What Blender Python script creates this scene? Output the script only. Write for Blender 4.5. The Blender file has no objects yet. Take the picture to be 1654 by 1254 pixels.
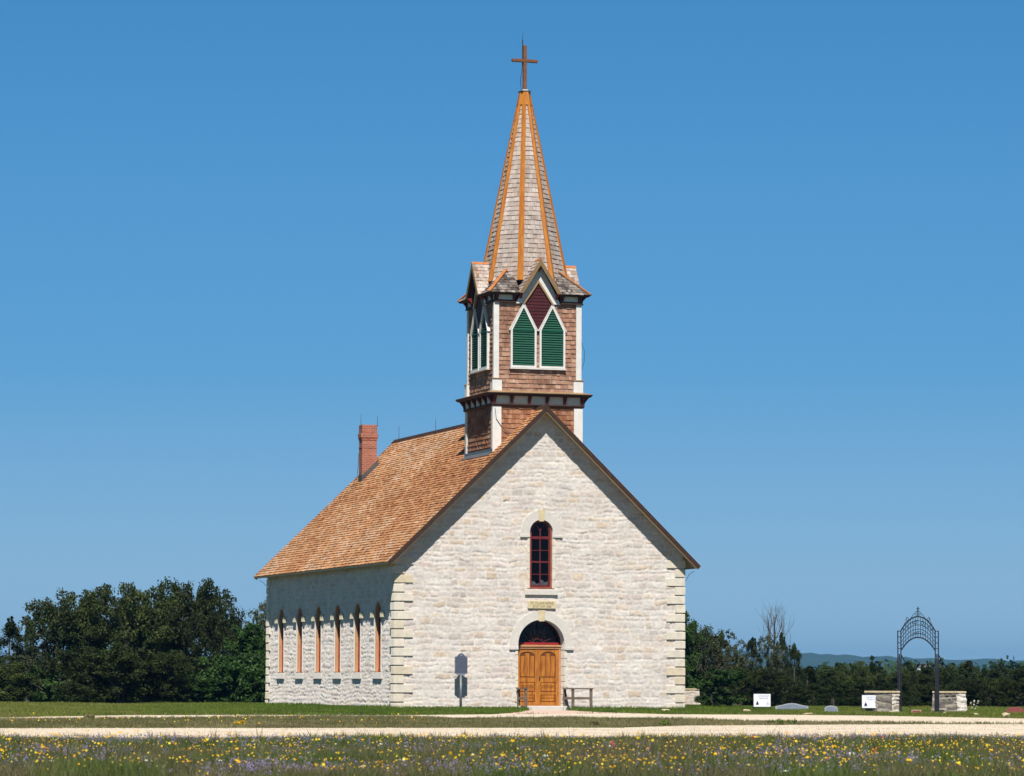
import bpy, math, random
import numpy as np
from mathutils import Matrix, Vector
R = math.radians
sc = bpy.context.scene
C = sc.collection
# ------------------------------------------------------------------ camera
FPX, TILT, ROLL, CAMH = 5800.0, 4.703, 0.234, 0.976      # focal length in px of a 1654 px wide frame
cam = bpy.data.objects.new('camera', bpy.data.cameras.new('camera')); C.objects.link(cam)
cam.data.sensor_width = 36; cam.data.lens = FPX / 1654 * 36
cam.data.clip_start = 0.5; cam.data.clip_end = 30000
cam.matrix_world = Matrix.Translation((0, 0, CAMH)) @ Matrix.Rotation(R(90 + TILT), 4, 'X') @ Matrix.Rotation(R(ROLL), 4, 'Z')
cam.data.dof.use_dof = True; cam.data.dof.focus_distance = 133; cam.data.dof.aperture_fstop = 4.5
sc.camera = cam
# ------------------------------------------------------------------ sky, sun, exposure
SUN_EL, SUN_AZ = 51.0, 1.0          # degrees; azimuth measured from -Y (behind the camera) towards +X
w = bpy.data.worlds.new('World'); sc.world = w; w.use_nodes = True
nt = w.node_tree; nt.nodes.clear()
wo = nt.nodes.new('ShaderNodeOutputWorld'); bg = nt.nodes.new('ShaderNodeBackground')
sky = nt.nodes.new('ShaderNodeTexSky'); sky.sky_type = 'NISHITA'; sky.sun_disc = False
sky.sun_elevation = R(SUN_EL); sky.sun_rotation = R(180 - SUN_AZ)
sky.air_density = 1.0; sky.dust_density = 0.15; sky.ozone_density = 3.0; sky.altitude = 0
bg.inputs['Strength'].default_value = 0.101
tcw = nt.nodes.new('ShaderNodeTexCoord'); va = nt.nodes.new('ShaderNodeVectorMath'); va.inputs[1].default_value = (0, 0, .13)
vn = nt.nodes.new('ShaderNodeVectorMath'); vn.operation = 'NORMALIZE'; hs = nt.nodes.new('ShaderNodeHueSaturation'); hs.inputs['Saturation'].default_value = 1.36
nt.links.new(tcw.outputs['Generated'], va.inputs[0]); nt.links.new(va.outputs[0], vn.inputs[0]); nt.links.new(vn.outputs[0], sky.inputs[0])
nt.links.new(sky.outputs[0], hs.inputs['Color']); 
sxz = nt.nodes.new('ShaderNodeSeparateXYZ'); fall = nt.nodes.new('ShaderNodeMapRange'); fall.inputs['From Min'].default_value = .19; fall.inputs['From Max'].default_value = .42
fall.inputs['To Min'].default_value = 1.0; fall.inputs['To Max'].default_value = .22          # deep clear zenith
mxw = nt.nodes.new('ShaderNodeMix'); mxw.data_type = 'RGBA'; mxw.blend_type = 'MULTIPLY'; mxw.inputs['Factor'].default_value = 1
nt.links.new(tcw.outputs['Generated'], sxz.inputs[0]); nt.links.new(sxz.outputs[2], fall.inputs['Value'])
low = nt.nodes.new('ShaderNodeMapRange'); low.inputs['From Min'].default_value = 0; low.inputs['From Max'].default_value = .14
low.inputs['To Min'].default_value = .82; low.inputs['To Max'].default_value = 1.0; fm = nt.nodes.new('ShaderNodeMath'); fm.operation = 'MULTIPLY'
nt.links.new(sxz.outputs[2], low.inputs['Value']); nt.links.new(low.outputs[0], fm.inputs[0])
st2 = nt.nodes.new('ShaderNodeMapRange'); st2.inputs['From Max'].default_value = .085; st2.inputs['To Min'].default_value = 1.08; st2.inputs['To Max'].default_value = 1.38
nt.links.new(sxz.outputs[2], st2.inputs['Value']); nt.links.new(st2.outputs[0], hs.inputs['Saturation']); nt.links.new(fall.outputs[0], fm.inputs[1])
nt.links.new(hs.outputs[0], mxw.inputs['A']); nt.links.new(fm.outputs[0], mxw.inputs['B']); 
tnt = nt.nodes.new('ShaderNodeMix'); tnt.data_type = 'RGBA'; tnt.blend_type = 'MULTIPLY'; tnt.inputs['Factor'].default_value = 1; tnt.inputs['B'].default_value = (1.04, 1.005, .915, 1)
nt.links.new(mxw.outputs['Result'], tnt.inputs['A']); nt.links.new(tnt.outputs['Result'], bg.inputs[0]); nt.links.new(bg.outputs[0], wo.inputs[0])
sun = bpy.data.objects.new('sun', bpy.data.lights.new('sun', 'SUN')); C.objects.link(sun)
sun.data.energy = 5.0; sun.data.angle = R(0.5); sun.data.color = (1.0, 0.94, 0.862)
sd = Vector((math.cos(R(SUN_EL)) * math.sin(R(SUN_AZ)), -math.cos(R(SUN_EL)) * math.cos(R(SUN_AZ)), math.sin(R(SUN_EL))))
sun.rotation_euler = sd.to_track_quat('Z', 'Y').to_euler()
sun.location = (0, 0, 60)
sc.view_settings.view_transform = 'Standard'; sc.view_settings.look = 'None'
sc.view_settings.gamma = 1; sc.view_settings.exposure = 0.32
sc.cycles.max_bounces = 6; sc.cycles.transparent_max_bounces = 12
# ------------------------------------------------------------------ helpers
rng = np.random.default_rng(7)
random.seed(7)

def tag(o, label=None, cat=None, group=None, kind=None):
    if label: o['label'] = label
    if cat: o['category'] = cat
    if group: o['group'] = group
    if kind: o['kind'] = kind
    return o

def empty(name, loc=(0, 0, 0), rz=0, **k):
    o = bpy.data.objects.new(name, None); C.objects.link(o)
    o.location = loc; o.rotation_euler = (0, 0, rz); o.empty_display_size = .3
    return tag(o, **k)

def copy_tree(o, parent=None):
    c = o.copy(); C.objects.link(c); c.parent = parent
    for ch in list(o.children): copy_tree(ch, c)
    return c

class MB:
    """collects polygons; build() links them as one mesh object"""
    def __init__(s): s.v = []; s.f = []; s.r = []
    def add(s, vs, fs, r=None):
        b = len(s.v); s.v += [tuple(p) for p in vs]
        for q in fs: s.f.append(tuple(i + b for i in q)); s.r.append(random.random() if r is None else r)
        return s
    def box(s, x0, x1, y0, y1, z0, z1, M=None, r=None):
        vs = [(x, y, z) for z in (z0, z1) for y in (y0, y1) for x in (x0, x1)]
        if M is not None: vs = [M @ Vector(p) for p in vs]
        return s.add(vs, [(0, 2, 3, 1), (4, 5, 7, 6), (0, 1, 5, 4), (2, 6, 7, 3), (0, 4, 6, 2), (1, 3, 7, 5)], random.random() if r is None else r)
    def bbox(s, x0, x1, y0, y1, z0, z1, b=.01, M=None):
        """box with chamfered vertical and horizontal edges"""
        vs = []; fs = []
        for (z, i) in ((z0, b), (z0 + b, 0), (z1 - b, 0), (z1, b)):
            a0, a1, c0, c1 = x0 + i, x1 - i, y0 + i, y1 - i
            vs += [(a0 + b, c0, z), (a1 - b, c0, z), (a1, c0 + b, z), (a1, c1 - b, z), (a1 - b, c1, z), (a0 + b, c1, z), (a0, c1 - b, z), (a0, c0 + b, z)]
        if M is not None: vs = [M @ Vector(p) for p in vs]
        fs.append(tuple(range(7, -1, -1))); fs.append(tuple(range(24, 32)))
        for k in range(3):
            for j in range(8): fs.append((k * 8 + j, k * 8 + (j + 1) % 8, k * 8 + 8 + (j + 1) % 8, k * 8 + 8 + j))
        return s.add(vs, fs, random.random())
    def beam(s, a, b, wid, thk, up=(0, 0, 1)):
        a = Vector(a); b = Vector(b); d = (b - a).normalized(); u = Vector(up)
        sx = d.cross(u)
        if sx.length < 1e-4: sx = d.cross(Vector((0, 1, 0)))
        sx.normalize(); u = sx.cross(d).normalized()
        vs = [p + sx * i * wid / 2 + u * j * thk / 2 for p in (a, b) for (i, j) in ((-1, -1), (1, -1), (1, 1), (-1, 1))]
        return s.add(vs, [(0, 3, 2, 1), (4, 5, 6, 7), (0, 1, 5, 4), (1, 2, 6, 5), (2, 3, 7, 6), (3, 0, 4, 7)], random.random())
    def tube(s, pts, rad, n=6, cap=True):
        pts = [Vector(p) for p in pts]; b = len(s.v); m = len(pts)
        rad = rad if hasattr(rad, '__len__') else [rad] * m
        for i, p in enumerate(pts):
            d = (pts[min(i + 1, m - 1)] - pts[max(i - 1, 0)]).normalized()
            x = d.cross(Vector((0.13, 0.27, 1))); 
            if x.length < .2: x = d.cross(Vector((1, 0, 0)))
            x.normalize(); y = d.cross(x)
            for k in range(n):
                a = 2 * math.pi * k / n
                s.v.append(tuple(p + (x * math.cos(a) + y * math.sin(a)) * rad[i]))
        rr = random.random()
        for i in range(m - 1):
            for k in range(n):
                s.f.append((b + i * n + k, b + i * n + (k + 1) % n, b + (i + 1) * n + (k + 1) % n, b + (i + 1) * n + k)); s.r.append(rr)
        if cap:
            s.f.append(tuple(b + k for k in range(n - 1, -1, -1))); s.r.append(rr)
            s.f.append(tuple(b + (m - 1) * n + k for k in range(n))); s.r.append(rr)
        return s
    def prism(s, poly, d0, d1, f):
        """poly = list of 2-D points (counter-clockwise), f(u, v, d) -> 3-D"""
        n = len(poly)
        vs = [f(u, v, d0) for u, v in poly] + [f(u, v, d1) for u, v in poly]
        fs = [tuple(range(n - 1, -1, -1)), tuple(range(n, 2 * n))] + [(i, (i + 1) % n, n + (i + 1) % n, n + i) for i in range(n)]
        return s.add(vs, fs, random.random())
    def ring(s, inner, outer, d0, d1, f, closed=False):
        """band between two polylines of equal length, extruded d0..d1"""
        n = len(inner)
        vs = [f(*p, d) for d in (d0, d1) for p in list(inner) + list(outer)]
        fs = []
        for i in range(n if closed else n - 1):
            j = (i + 1) % n; I, J, O, P = i, j, n + i, n + j; k = 2 * n
            fs += [(I, J, P, O), (k + I, k + O, k + P, k + J), (I, k + I, k + J, J), (O, P, k + P, k + O)]
        if not closed: fs += [(0, n, 3 * n, 2 * n), (n - 1, 3 * n - 1, 4 * n - 1, 2 * n - 1)]
        return s.add(vs, fs, random.random())
    def build(s, name, m, parent=None, smooth=False, **k):
        me = bpy.data.meshes.new(name)
        me.from_pydata(s.v, [], s.f); me.update()
        at = me.attributes.new('rnd', 'FLOAT', 'FACE'); at.data.foreach_set('value', np.array(s.r, np.float32))
        if smooth: me.shade_smooth()
        me.materials.append(m)
        o = bpy.data.objects.new(name, me); C.objects.link(o); o.parent = parent
        return tag(o, **k)

def quads(name, V, m, parent=None, rnd=None, faces=None, smooth=False, col=None, **k):
    """bulk mesh: V (n,4,3) or, with faces, V (m,3)"""
    me = bpy.data.meshes.new(name)
    if faces is None:
        nf, nv = V.shape[0], V.shape[1]; F = np.arange(nf * nv, dtype=np.int32); V = V.reshape(-1, 3)
    else:
        nf, nv = faces.shape; F = faces.reshape(-1).astype(np.int32)
    me.vertices.add(len(V)); me.vertices.foreach_set('co', np.ascontiguousarray(V, np.float32).ravel())
    me.loops.add(nf * nv); me.loops.foreach_set('vertex_index', F)
    me.polygons.add(nf); me.polygons.foreach_set('loop_start', np.arange(0, nf * nv, nv, dtype=np.int32))
    try: me.polygons.foreach_set('loop_total', np.full(nf, nv, np.int32))
    except Exception: pass
    me.update(calc_edges=True); me.validate()
    if rnd is not None:
        at = me.attributes.new('rnd', 'FLOAT', 'FACE'); at.data.foreach_set('value', np.asarray(rnd, np.float32))
    if col is not None:
        ca = me.color_attributes.new('Col', 'FLOAT_COLOR', 'POINT')
        ca.data.foreach_set('color', np.concatenate([col, np.ones((len(col), 1))], 1).astype(np.float32).ravel())
    if smooth: me.shade_smooth()
    me.materials.append(m)
    o = bpy.data.objects.new(name, me); C.objects.link(o); o.parent = parent
    return tag(o, **k)

_VN = {}
def vnoise(x, y, seed=0):
    g = _VN.get(seed)
    if g is None: g = _VN[seed] = np.random.default_rng(seed).random((256, 256))
    x = np.asarray(x, float); y = np.asarray(y, float)
    xi = np.floor(x).astype(int); yi = np.floor(y).astype(int)
    fx = x - xi; fy = y - yi; fx = fx * fx * (3 - 2 * fx); fy = fy * fy * (3 - 2 * fy)
    a = g[xi % 256, yi % 256]; b = g[(xi + 1) % 256, yi % 256]; c = g[xi % 256, (yi + 1) % 256]; d = g[(xi + 1) % 256, (yi + 1) % 256]
    return (a * (1 - fx) + b * fx) * (1 - fy) + (c * (1 - fx) + d * fx) * fy

# ------------------------------------------------------------------ materials
def mat(name, base, alt=None, nscale=6.0, rough=.8, bump=0.0, bscale=30.0, ramp=None, attr=False, col=False, metal=0.0,
        spec=.3, stretch=(1, 1, 1), amt=1.0, trans=0.0, grime=0.0, vary=0.0):
    """procedural surface: colour = noise mix of base/alt, or a ramp over the per-face random 'rnd'"""
    m = bpy.data.materials.new(name); m.use_nodes = True
    t = m.node_tree; N = t.nodes; L = t.links; b = N['Principled BSDF']
    tc = N.new('ShaderNodeTexCoord'); mp = N.new('ShaderNodeMapping'); mp.inputs['Scale'].default_value = stretch
    L.new(tc.outputs['Object'], mp.inputs[0])
    ns = N.new('ShaderNodeTexNoise'); ns.inputs['Scale'].default_value = nscale; ns.inputs['Detail'].default_value = 5
    L.new(mp.outputs[0], ns.inputs['Vector'])
    cr = N.new('ShaderNodeValToRGB'); e = cr.color_ramp.elements
    alt = alt or tuple(min(1, c * .75) for c in base)
    if attr or col:
        if attr:
            at = N.new('ShaderNodeAttribute'); at.attribute_name = 'rnd'
            r = ramp or [(0, base), (1, alt)]
            e[0].position, e[0].color = r[0][0], (*r[0][1], 1); e[1].position, e[1].color = r[-1][0], (*r[-1][1], 1)
            for p, c in r[1:-1]:
                q = e.new(p); q.color = (*c, 1)
            L.new(at.outputs['Fac'], cr.inputs[0]); src = cr.outputs[0]
        else:
            at = N.new('ShaderNodeAttribute'); at.attribute_name = 'Col'; src = at.outputs['Color']
        mr = N.new('ShaderNodeMapRange'); mr.inputs['From Min'].default_value = .3; mr.inputs['From Max'].default_value = .7
        mr.inputs['To Min'].default_value = 1 - .3 * amt; mr.inputs['To Max'].default_value = 1 + .25 * amt
        L.new(ns.outputs['Fac'], mr.inputs['Value'])
        mx = N.new('ShaderNodeMix'); mx.data_type = 'RGBA'; mx.blend_type = 'MULTIPLY'; mx.inputs['Factor'].default_value = 1
        L.new(src, mx.inputs['A']); L.new(mr.outputs[0], mx.inputs['B']); out = mx.outputs['Result']
    else:
        e[0].position, e[0].color = .35, (*base, 1); e[1].position, e[1].color = .65, (*alt, 1)
        L.new(ns.outputs['Fac'], cr.inputs[0]); out = cr.outputs[0]
    if grime > 0:
        n3 = N.new('ShaderNodeTexNoise'); n3.inputs['Scale'].default_value = nscale * .17; n3.inputs['Detail'].default_value = 4
        L.new(tc.outputs['Object'], n3.inputs['Vector'])
        m3 = N.new('ShaderNodeMapRange'); m3.inputs['From Min'].default_value = .35; m3.inputs['From Max'].default_value = .65
        m3.inputs['To Min'].default_value = 1 - grime; m3.inputs['To Max'].default_value = 1 + grime * .4
        L.new(n3.outputs['Fac'], m3.inputs['Value'])
        x3 = N.new('ShaderNodeMix'); x3.data_type = 'RGBA'; x3.blend_type = 'MULTIPLY'; x3.inputs['Factor'].default_value = 1
        L.new(out, x3.inputs['A']); L.new(m3.outputs[0], x3.inputs['B']); out = x3.outputs['Result']
    if vary:
        oi = N.new('ShaderNodeObjectInfo'); mv = N.new('ShaderNodeMapRange'); mv.inputs['To Min'].default_value = 1 - vary; mv.inputs['To Max'].default_value = 1 + vary
        L.new(oi.outputs['Random'], mv.inputs['Value']); xv = N.new('ShaderNodeMix'); xv.data_type = 'RGBA'; xv.blend_type = 'MULTIPLY'; xv.inputs['Factor'].default_value = 1
        L.new(out, xv.inputs['A']); L.new(mv.outputs[0], xv.inputs['B']); out = xv.outputs['Result']
    L.new(out, b.inputs['Base Color'])
    b.inputs['Roughness'].default_value = rough; b.inputs['Metallic'].default_value = metal
    b.inputs['Specular IOR Level'].default_value = spec
    if rough > .89: b.inputs['Diffuse Roughness'].default_value = 1.0
    if bump > 0:
        n2 = N.new('ShaderNodeTexNoise'); n2.inputs['Scale'].default_value = bscale; n2.inputs['Detail'].default_value = 6
        L.new(mp.outputs[0], n2.inputs['Vector'])
        bp = N.new('ShaderNodeBump'); bp.inputs['Strength'].default_value = bump; bp.inputs['Distance'].default_value = .02
        L.new(n2.outputs['Fac'], bp.inputs['Height']); L.new(bp.outputs[0], b.inputs['Normal'])
    if trans > 0:
        tr = N.new('ShaderNodeBsdfTranslucent'); ms = N.new('ShaderNodeMixShader'); ms.inputs[0].default_value = trans
        L.new(out, tr.inputs[0]); L.new(b.outputs[0], ms.inputs[1]); L.new(tr.outputs[0], ms.inputs[2])
        L.new(ms.outputs[0], N['Material Output'].inputs[0])
    return m

M = {}
M['rubble'] = mat('limestone rubble', (.6, .56, .5), col=True, nscale=9, rough=.95, bump=.5, bscale=22, amt=.35, spec=.1, grime=.07)
M['quoin'] = mat('dressed limestone', (.62, .56, .42), attr=True, ramp=[(0, (.68, .64, .55)), (.5, (.72, .67, .58)), (.85, (.69, .63, .52)), (1, (.65, .57, .43))], nscale=5, rough=.9, bump=.25, bscale=18, amt=.35, spec=.1)
M['dress'] = mat('pale cut limestone', (.69, .66, .61), (.63, .60, .555), 7, .9, .25, 25, spec=.1)
M['cream'] = mat('yellow limestone', (.70, .62, .42), (.62, .53, .34), 7, .9, .2, 25, spec=.1)
M['cream2'] = mat('pale cream stone', (.62, .58, .44), (.56, .51, .37), 7, .9, .2, 25, spec=.1)
M['roof'] = mat('new cedar shingles', (.4, .2, .1), attr=True, rough=.85, spec=.15, nscale=3, stretch=(1, 1, 1), amt=.5, grime=.12,
    ramp=[(0, (.30, .115, .05)), (.25, (.44, .20, .09)), (.5, (.52, .27, .125)), (.72, (.58, .34, .18)), (.88, (.62, .43, .29)), (1, (.50, .38, .30))])
M['wallsh'] = mat('weathered cedar wall shingles', (.3, .14, .08), attr=True, rough=.85, spec=.15, nscale=4, amt=.7, grime=.3,
    ramp=[(0, (.12, .055, .035)), (.3, (.25, .105, .055)), (.6, (.33, .155, .085)), (.85, (.38, .21, .13)), (1, (.42, .29, .20))])
M['belfsh'] = mat('weathered pinkish shingles', (.3, .18, .13), attr=True, rough=.85, spec=.15, nscale=5, amt=.9, grime=.3,
    ramp=[(0, (.10, .055, .04)), (.3, (.27, .135, .085)), (.6, (.36, .20, .135)), (.85, (.42, .265, .19)), (1, (.50, .37, .29))])
M['greysh'] = mat('silver grey shingles', (.3, .26, .23), attr=True, rough=.85, spec=.2, nscale=4, amt=.6, grime=.15,
    ramp=[(0, (.21, .14, .11)), (.2, (.33, .25, .205)), (.6, (.43, .355, .31)), (.88, (.50, .44, .40)), (1, (.42, .25, .17))])
M['oldsh'] = mat('dark weathered shingles', (.2, .16, .14), attr=True, rough=.9, spec=.15, nscale=5, amt=.8,
    ramp=[(0, (.08, .065, .06)), (.5, (.18, .15, .13)), (1, (.33, .29, .26))])
M['hip'] = mat('orange stained board', (.36, .115, .013), (.47, .18, .024), 3, .6, .1, 20, stretch=(4, 4, .6))
M['hipred'] = mat('rust stained board', (.40, .135, .04), (.50, .19, .06), 4, .6, .1, 20)
M['white'] = mat('white painted wood', (.70, .69, .66), (.62, .61, .58), 4, .6, .05, 30, spec=.3)
M['creampaint'] = mat('cream painted board', (.66, .63, .54), (.60, .57, .48), 4, .65)
M['tanpaint'] = mat('tan painted trim', (.33, .22, .115), (.27, .18, .09), 4, .6)
M['tandark'] = mat('olive tan trim', (.235, .15, .07), (.19, .12, .055), 4, .6)
M['maroonlit'] = mat('sunlit maroon bracket', (.20, .02, .02), (.16, .018, .018), 4, .6)  # maroon made brighter and redder: sunlight on gablet brackets put into the colour
M['maroon'] = mat('maroon painted wood', (.075, .012, .014), (.055, .01, .012), 4, .6)
M['redpaint'] = mat('bright red paint', (.33, .018, .018), (.26, .018, .018), 4, .5)
M['brown'] = mat('dark brown board', (.034, .018, .012), (.05, .026, .017), 5, .7)
M['soffit'] = mat('tan soffit board', (.72, .56, .37), (.64, .48, .31), 5, .7)
M['green'] = mat('green painted louvre', (.004, .078, .045), (.004, .066, .038), 5, .5)
M['metalg'] = mat('grey flashing metal', (.22, .23, .24), (.15, .16, .17), 8, .45, metal=.4)
M['lead'] = mat('dark grey flashing', (.09, .085, .085), (.06, .06, .06), 6, .7)
M['iron'] = mat('black iron', (.022, .024, .034), (.03, .032, .042), 20, .45, metal=.2)
M['wire'] = mat('dark wire', (.05, .05, .055), (.04, .04, .045), 20, .5)
M['crossw'] = mat('brown cross wood', (.20, .082, .033), (.15, .06, .025), 5, .6)
M['sash'] = mat('dark red sash', (.14, .018, .02), (.11, .015, .017), 5, .5)
M['wframe'] = mat('red brown window frame', (.21, .055, .035), (.27, .085, .05), 5, .6)
M['jamb'] = mat('tan wooden jamb', (.50, .27, .13), (.44, .22, .10), 4, .65)
M['rail'] = mat('weathered grey wood', (.23, .18, .135), (.14, .105, .075), 12, .9, .3, 40)
M['door'] = mat('honey stained door wood', (.50, .20, .03), (.29, .09, .012), 2.6, .38, .08, 12, stretch=(5, 5, .7), spec=.4)
M['doordk'] = mat('dark panel groove', (.16, .055, .012), (.12, .04, .01), 5, .6)
M['stonewall'] = mat('grey field stone', (.3, .27, .23), col=True, nscale=9, rough=.95, bump=.4, bscale=25, amt=.5, spec=.1)
M['granite'] = mat('grey granite', (.34, .37, .42), (.26, .29, .34), 30, .5, spec=.4)
M['redgran'] = mat('red granite', (.26, .07, .06), (.18, .05, .045), 30, .45, spec=.4)
M['plate'] = mat('grey cast aluminium', (.11, .13, .18), (.085, .10, .145), 14, .5, .2, 60, metal=.3)
M['plate2'] = mat('bright cast aluminium', (.30, .34, .40), (.24, .28, .34), 10, .45, metal=.5)
M['signw'] = mat('white sign board', (.80, .82, .86), (.78, .80, .84), 3, .5)
M['navy'] = mat('navy print', (.012, .018, .09), (.012, .018, .09), 3, .5)
M['greyprint'] = mat('grey blue print', (.25, .28, .42), (.25, .28, .42), 3, .5)
M['rock'] = mat('pale loose rock', (.58, .50, .36), (.46, .36, .20), 8, .95, .4, 20)
M['petalw'] = mat('white petals', (.8, .8, .72), (.75, .75, .6), 5, .7)
M['curtain'] = mat('white curtain', (.75, .75, .75), (.65, .65, .65), 8, .8)
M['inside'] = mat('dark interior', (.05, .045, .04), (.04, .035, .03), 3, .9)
M['cut'] = mat('cut lettering', (.36, .27, .12), (.30, .22, .10), 8, .9)
M['bark'] = mat('grey bark', (.12, .105, .09), (.065, .055, .045), 8, .95, .3, 15)
M['deadbark'] = mat('bleached dead wood', (.22, .20, .18), (.14, .125, .11), 8, .95)
M['brickpath'] = mat('pink paving', (.50, .36, .29), (.42, .30, .24), 1.5, .9, .3, 12, spec=.1)
M['gravel'] = mat('pale caliche gravel', (.56, .49, .39), (.43, .365, .28), 2.2, .95, .9, 9, spec=.1, stretch=(.25, 1.6, 1))
def leafmat(name, cols, tr=.15, vary=0.0):
    return mat(name, cols[0], attr=True, ramp=[(i / (len(cols) - 1), c) for i, c in enumerate(cols)], nscale=.6, amt=1.0, rough=.6, trans=tr, spec=.2, vary=vary)
M['oak'] = leafmat('dark oak leaves', [(.012, .021, .005), (.024, .039, .008), (.041, .060, .012), (.072, .085, .026)], vary=.4)
M['juniper'] = leafmat('juniper sprays', [(.012, .025, .008), (.024, .042, .012), (.038, .058, .015), (.055, .075, .022)], vary=.4)
M['elm'] = leafmat('bright elm leaves', [(.016, .042, .008), (.03, .074, .014), (.05, .105, .022), (.07, .13, .035)], .25)
M['sparse'] = leafmat('greyish leaves', [(.025, .035, .018), (.045, .06, .025), (.07, .085, .04), (.11, .115, .075)], vary=.3)
M['wood_far'] = leafmat('distant wood leaves', [(.016, .034, .012), (.024, .05, .016), (.036, .066, .02)], 0)
M['meadow'] = leafmat('meadow grass', [(.055, .11, .016), (.09, .145, .028), (.125, .145, .045), (.16, .135, .075), (.26, .235, .13)], .3)
M['lawn'] = leafmat('green verge grass', [(.05, .115, .012), (.09, .16, .018), (.165, .20, .035), (.27, .25, .08)], .3)
M['dry'] = leafmat('dry short grass', [(.105, .125, .035), (.17, .165, .065), (.24, .21, .10), (.33, .28, .15)], .25)
M['fy'] = leafmat('yellow petals', [(.66, .29, .008), (.74, .46, .01), (.80, .64, .04)], .2)
M['fp'] = leafmat('lavender petals', [(.13, .11, .22), (.20, .17, .31), (.28, .25, .40)], .2)
M['fw'] = leafmat('white flower heads', [(.6, .6, .5), (.75, .75, .7)], .2)
M['fr'] = leafmat('red bracts', [(.45, .04, .03), (.55, .09, .06)], .2)

def ground_mat():
    m = bpy.data.materials.new('grassland soil'); m.use_nodes = True
    t = m.node_tree; N = t.nodes; L = t.links; b = N['Principled BSDF']; b.inputs['Roughness'].default_value = .95
    b.inputs['Specular IOR Level'].default_value = .1
    tc = N.new('ShaderNodeTexCoord')
    n1 = N.new('ShaderNodeTexNoise'); n1.inputs['Scale'].default_value = .35; n1.inputs['Detail'].default_value = 8
    n2 = N.new('ShaderNodeTexNoise'); n2.inputs['Scale'].default_value = 9; n2.inputs['Detail'].default_value = 6
    L.new(tc.outputs['Object'], n1.inputs[0]); L.new(tc.outputs['Object'], n2.inputs[0])
    c1 = N.new('ShaderNodeValToRGB'); c1.color_ramp.elements[0].position = .38; c1.color_ramp.elements[1].position = .62
    c1.color_ramp.elements[0].color = (.055, .075, .02, 1); c1.color_ramp.elements[1].color = (.12, .115, .05, 1)
    L.new(n1.outputs['Fac'], c1.inputs[0])
    mr = N.new('ShaderNodeMapRange'); mr.inputs['To Min'].default_value = .5; mr.inputs['To Max'].default_value = 1.4
    L.new(n2.outputs['Fac'], mr.inputs['Value'])
    mx = N.new('ShaderNodeMix'); mx.data_type = 'RGBA'; mx.blend_type = 'MULTIPLY'; mx.inputs['Factor'].default_value = 1
    L.new(c1.outputs[0], mx.inputs['A']); L.new(mr.outputs[0], mx.inputs['B'])
    L.new(mx.outputs['Result'], b.inputs['Base Color'])
    return m
M['ground'] = ground_mat()
M['farground'] = mat('wooded hillside', (.022, .04, .014), (.04, .06, .022), .02, .95, .8, .05, spec=.05)

def glass_mat():
    m = bpy.data.materials.new('window glass'); m.use_nodes = True
    t = m.node_tree; N = t.nodes; L = t.links; N.remove(N['Principled BSDF'])
    g = N.new('ShaderNodeBsdfGlossy'); g.inputs['Roughness'].default_value = .03; g.inputs[0].default_value = (.7, .75, .8, 1)
    tr = N.new('ShaderNodeBsdfTransparent'); tr.inputs[0].default_value = (.6, .62, .64, 1)
    fr = N.new('ShaderNodeFresnel'); fr.inputs[0].default_value = 1.24; ms = N.new('ShaderNodeMixShader')
    tc = N.new('ShaderNodeTexCoord'); ns = N.new('ShaderNodeTexNoise'); ns.inputs['Scale'].default_value = 3
    bp = N.new('ShaderNodeBump'); bp.inputs['Strength'].default_value = .15; bp.inputs['Distance'].default_value = .02
    L.new(tc.outputs['Object'], ns.inputs[0]); L.new(ns.outputs['Fac'], bp.inputs['Height']); L.new(bp.outputs[0], g.inputs['Normal'])
    L.new(fr.outputs[0], ms.inputs[0]); L.new(tr.outputs[0], ms.inputs[1]); L.new(g.outputs[0], ms.inputs[2])
    L.new(ms.outputs[0], N['Material Output'].inputs[0]); return m
M['glass'] = glass_mat()

def brick_mat():
    m = bpy.data.materials.new('chimney brick'); m.use_nodes = True
    t = m.node_tree; N = t.nodes; L = t.links; b = N['Principled BSDF']; b.inputs['Roughness'].default_value = .9
    tc = N.new('ShaderNodeTexCoord'); sx = N.new('ShaderNodeSeparateXYZ'); cb = N.new('ShaderNodeCombineXYZ'); ad = N.new('ShaderNodeMath')
    L.new(tc.outputs['Object'], sx.inputs[0]); L.new(sx.outputs[0], ad.inputs[0]); L.new(sx.outputs[1], ad.inputs[1])
    L.new(ad.outputs[0], cb.inputs[0]); L.new(sx.outputs[2], cb.inputs[1])
    br = N.new('ShaderNodeTexBrick'); br.inputs['Scale'].default_value = 1; br.inputs['Brick Width'].default_value = .21
    br.inputs['Row Height'].default_value = .075; br.inputs['Mortar Size'].default_value = .007
    br.inputs['Color1'].default_value = (.36, .105, .055, 1); br.inputs['Color2'].default_value = (.24, .075, .045, 1); br.inputs['Mortar'].default_value = (.36, .26, .2, 1)
    L.new(cb.outputs[0], br.inputs['Vector'])
    ns = N.new('ShaderNodeTexNoise'); ns.inputs['Scale'].default_value = 3; L.new(tc.outputs['Object'], ns.inputs[0])
    mr = N.new('ShaderNodeMapRange'); mr.inputs['To Min'].default_value = .7; mr.inputs['To Max'].default_value = 1.3; L.new(ns.outputs['Fac'], mr.inputs['Value'])
    mx = N.new('ShaderNodeMix'); mx.data_type = 'RGBA'; mx.blend_type = 'MULTIPLY'; mx.inputs['Factor'].default_value = 1
    L.new(br.outputs['Color'], mx.inputs['A']); L.new(mr.outputs[0], mx.inputs['B']); L.new(mx.outputs['Result'], b.inputs['Base Color'])
    bp = N.new('ShaderNodeBump'); bp.inputs['Strength'].default_value = .6; bp.inputs['Distance'].default_value = .01; bp.invert = True
    L.new(br.outputs['Fac'], bp.inputs['Height']); L.new(bp.outputs[0], b.inputs['Normal'])
    return m
M['brick'] = brick_mat()

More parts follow.
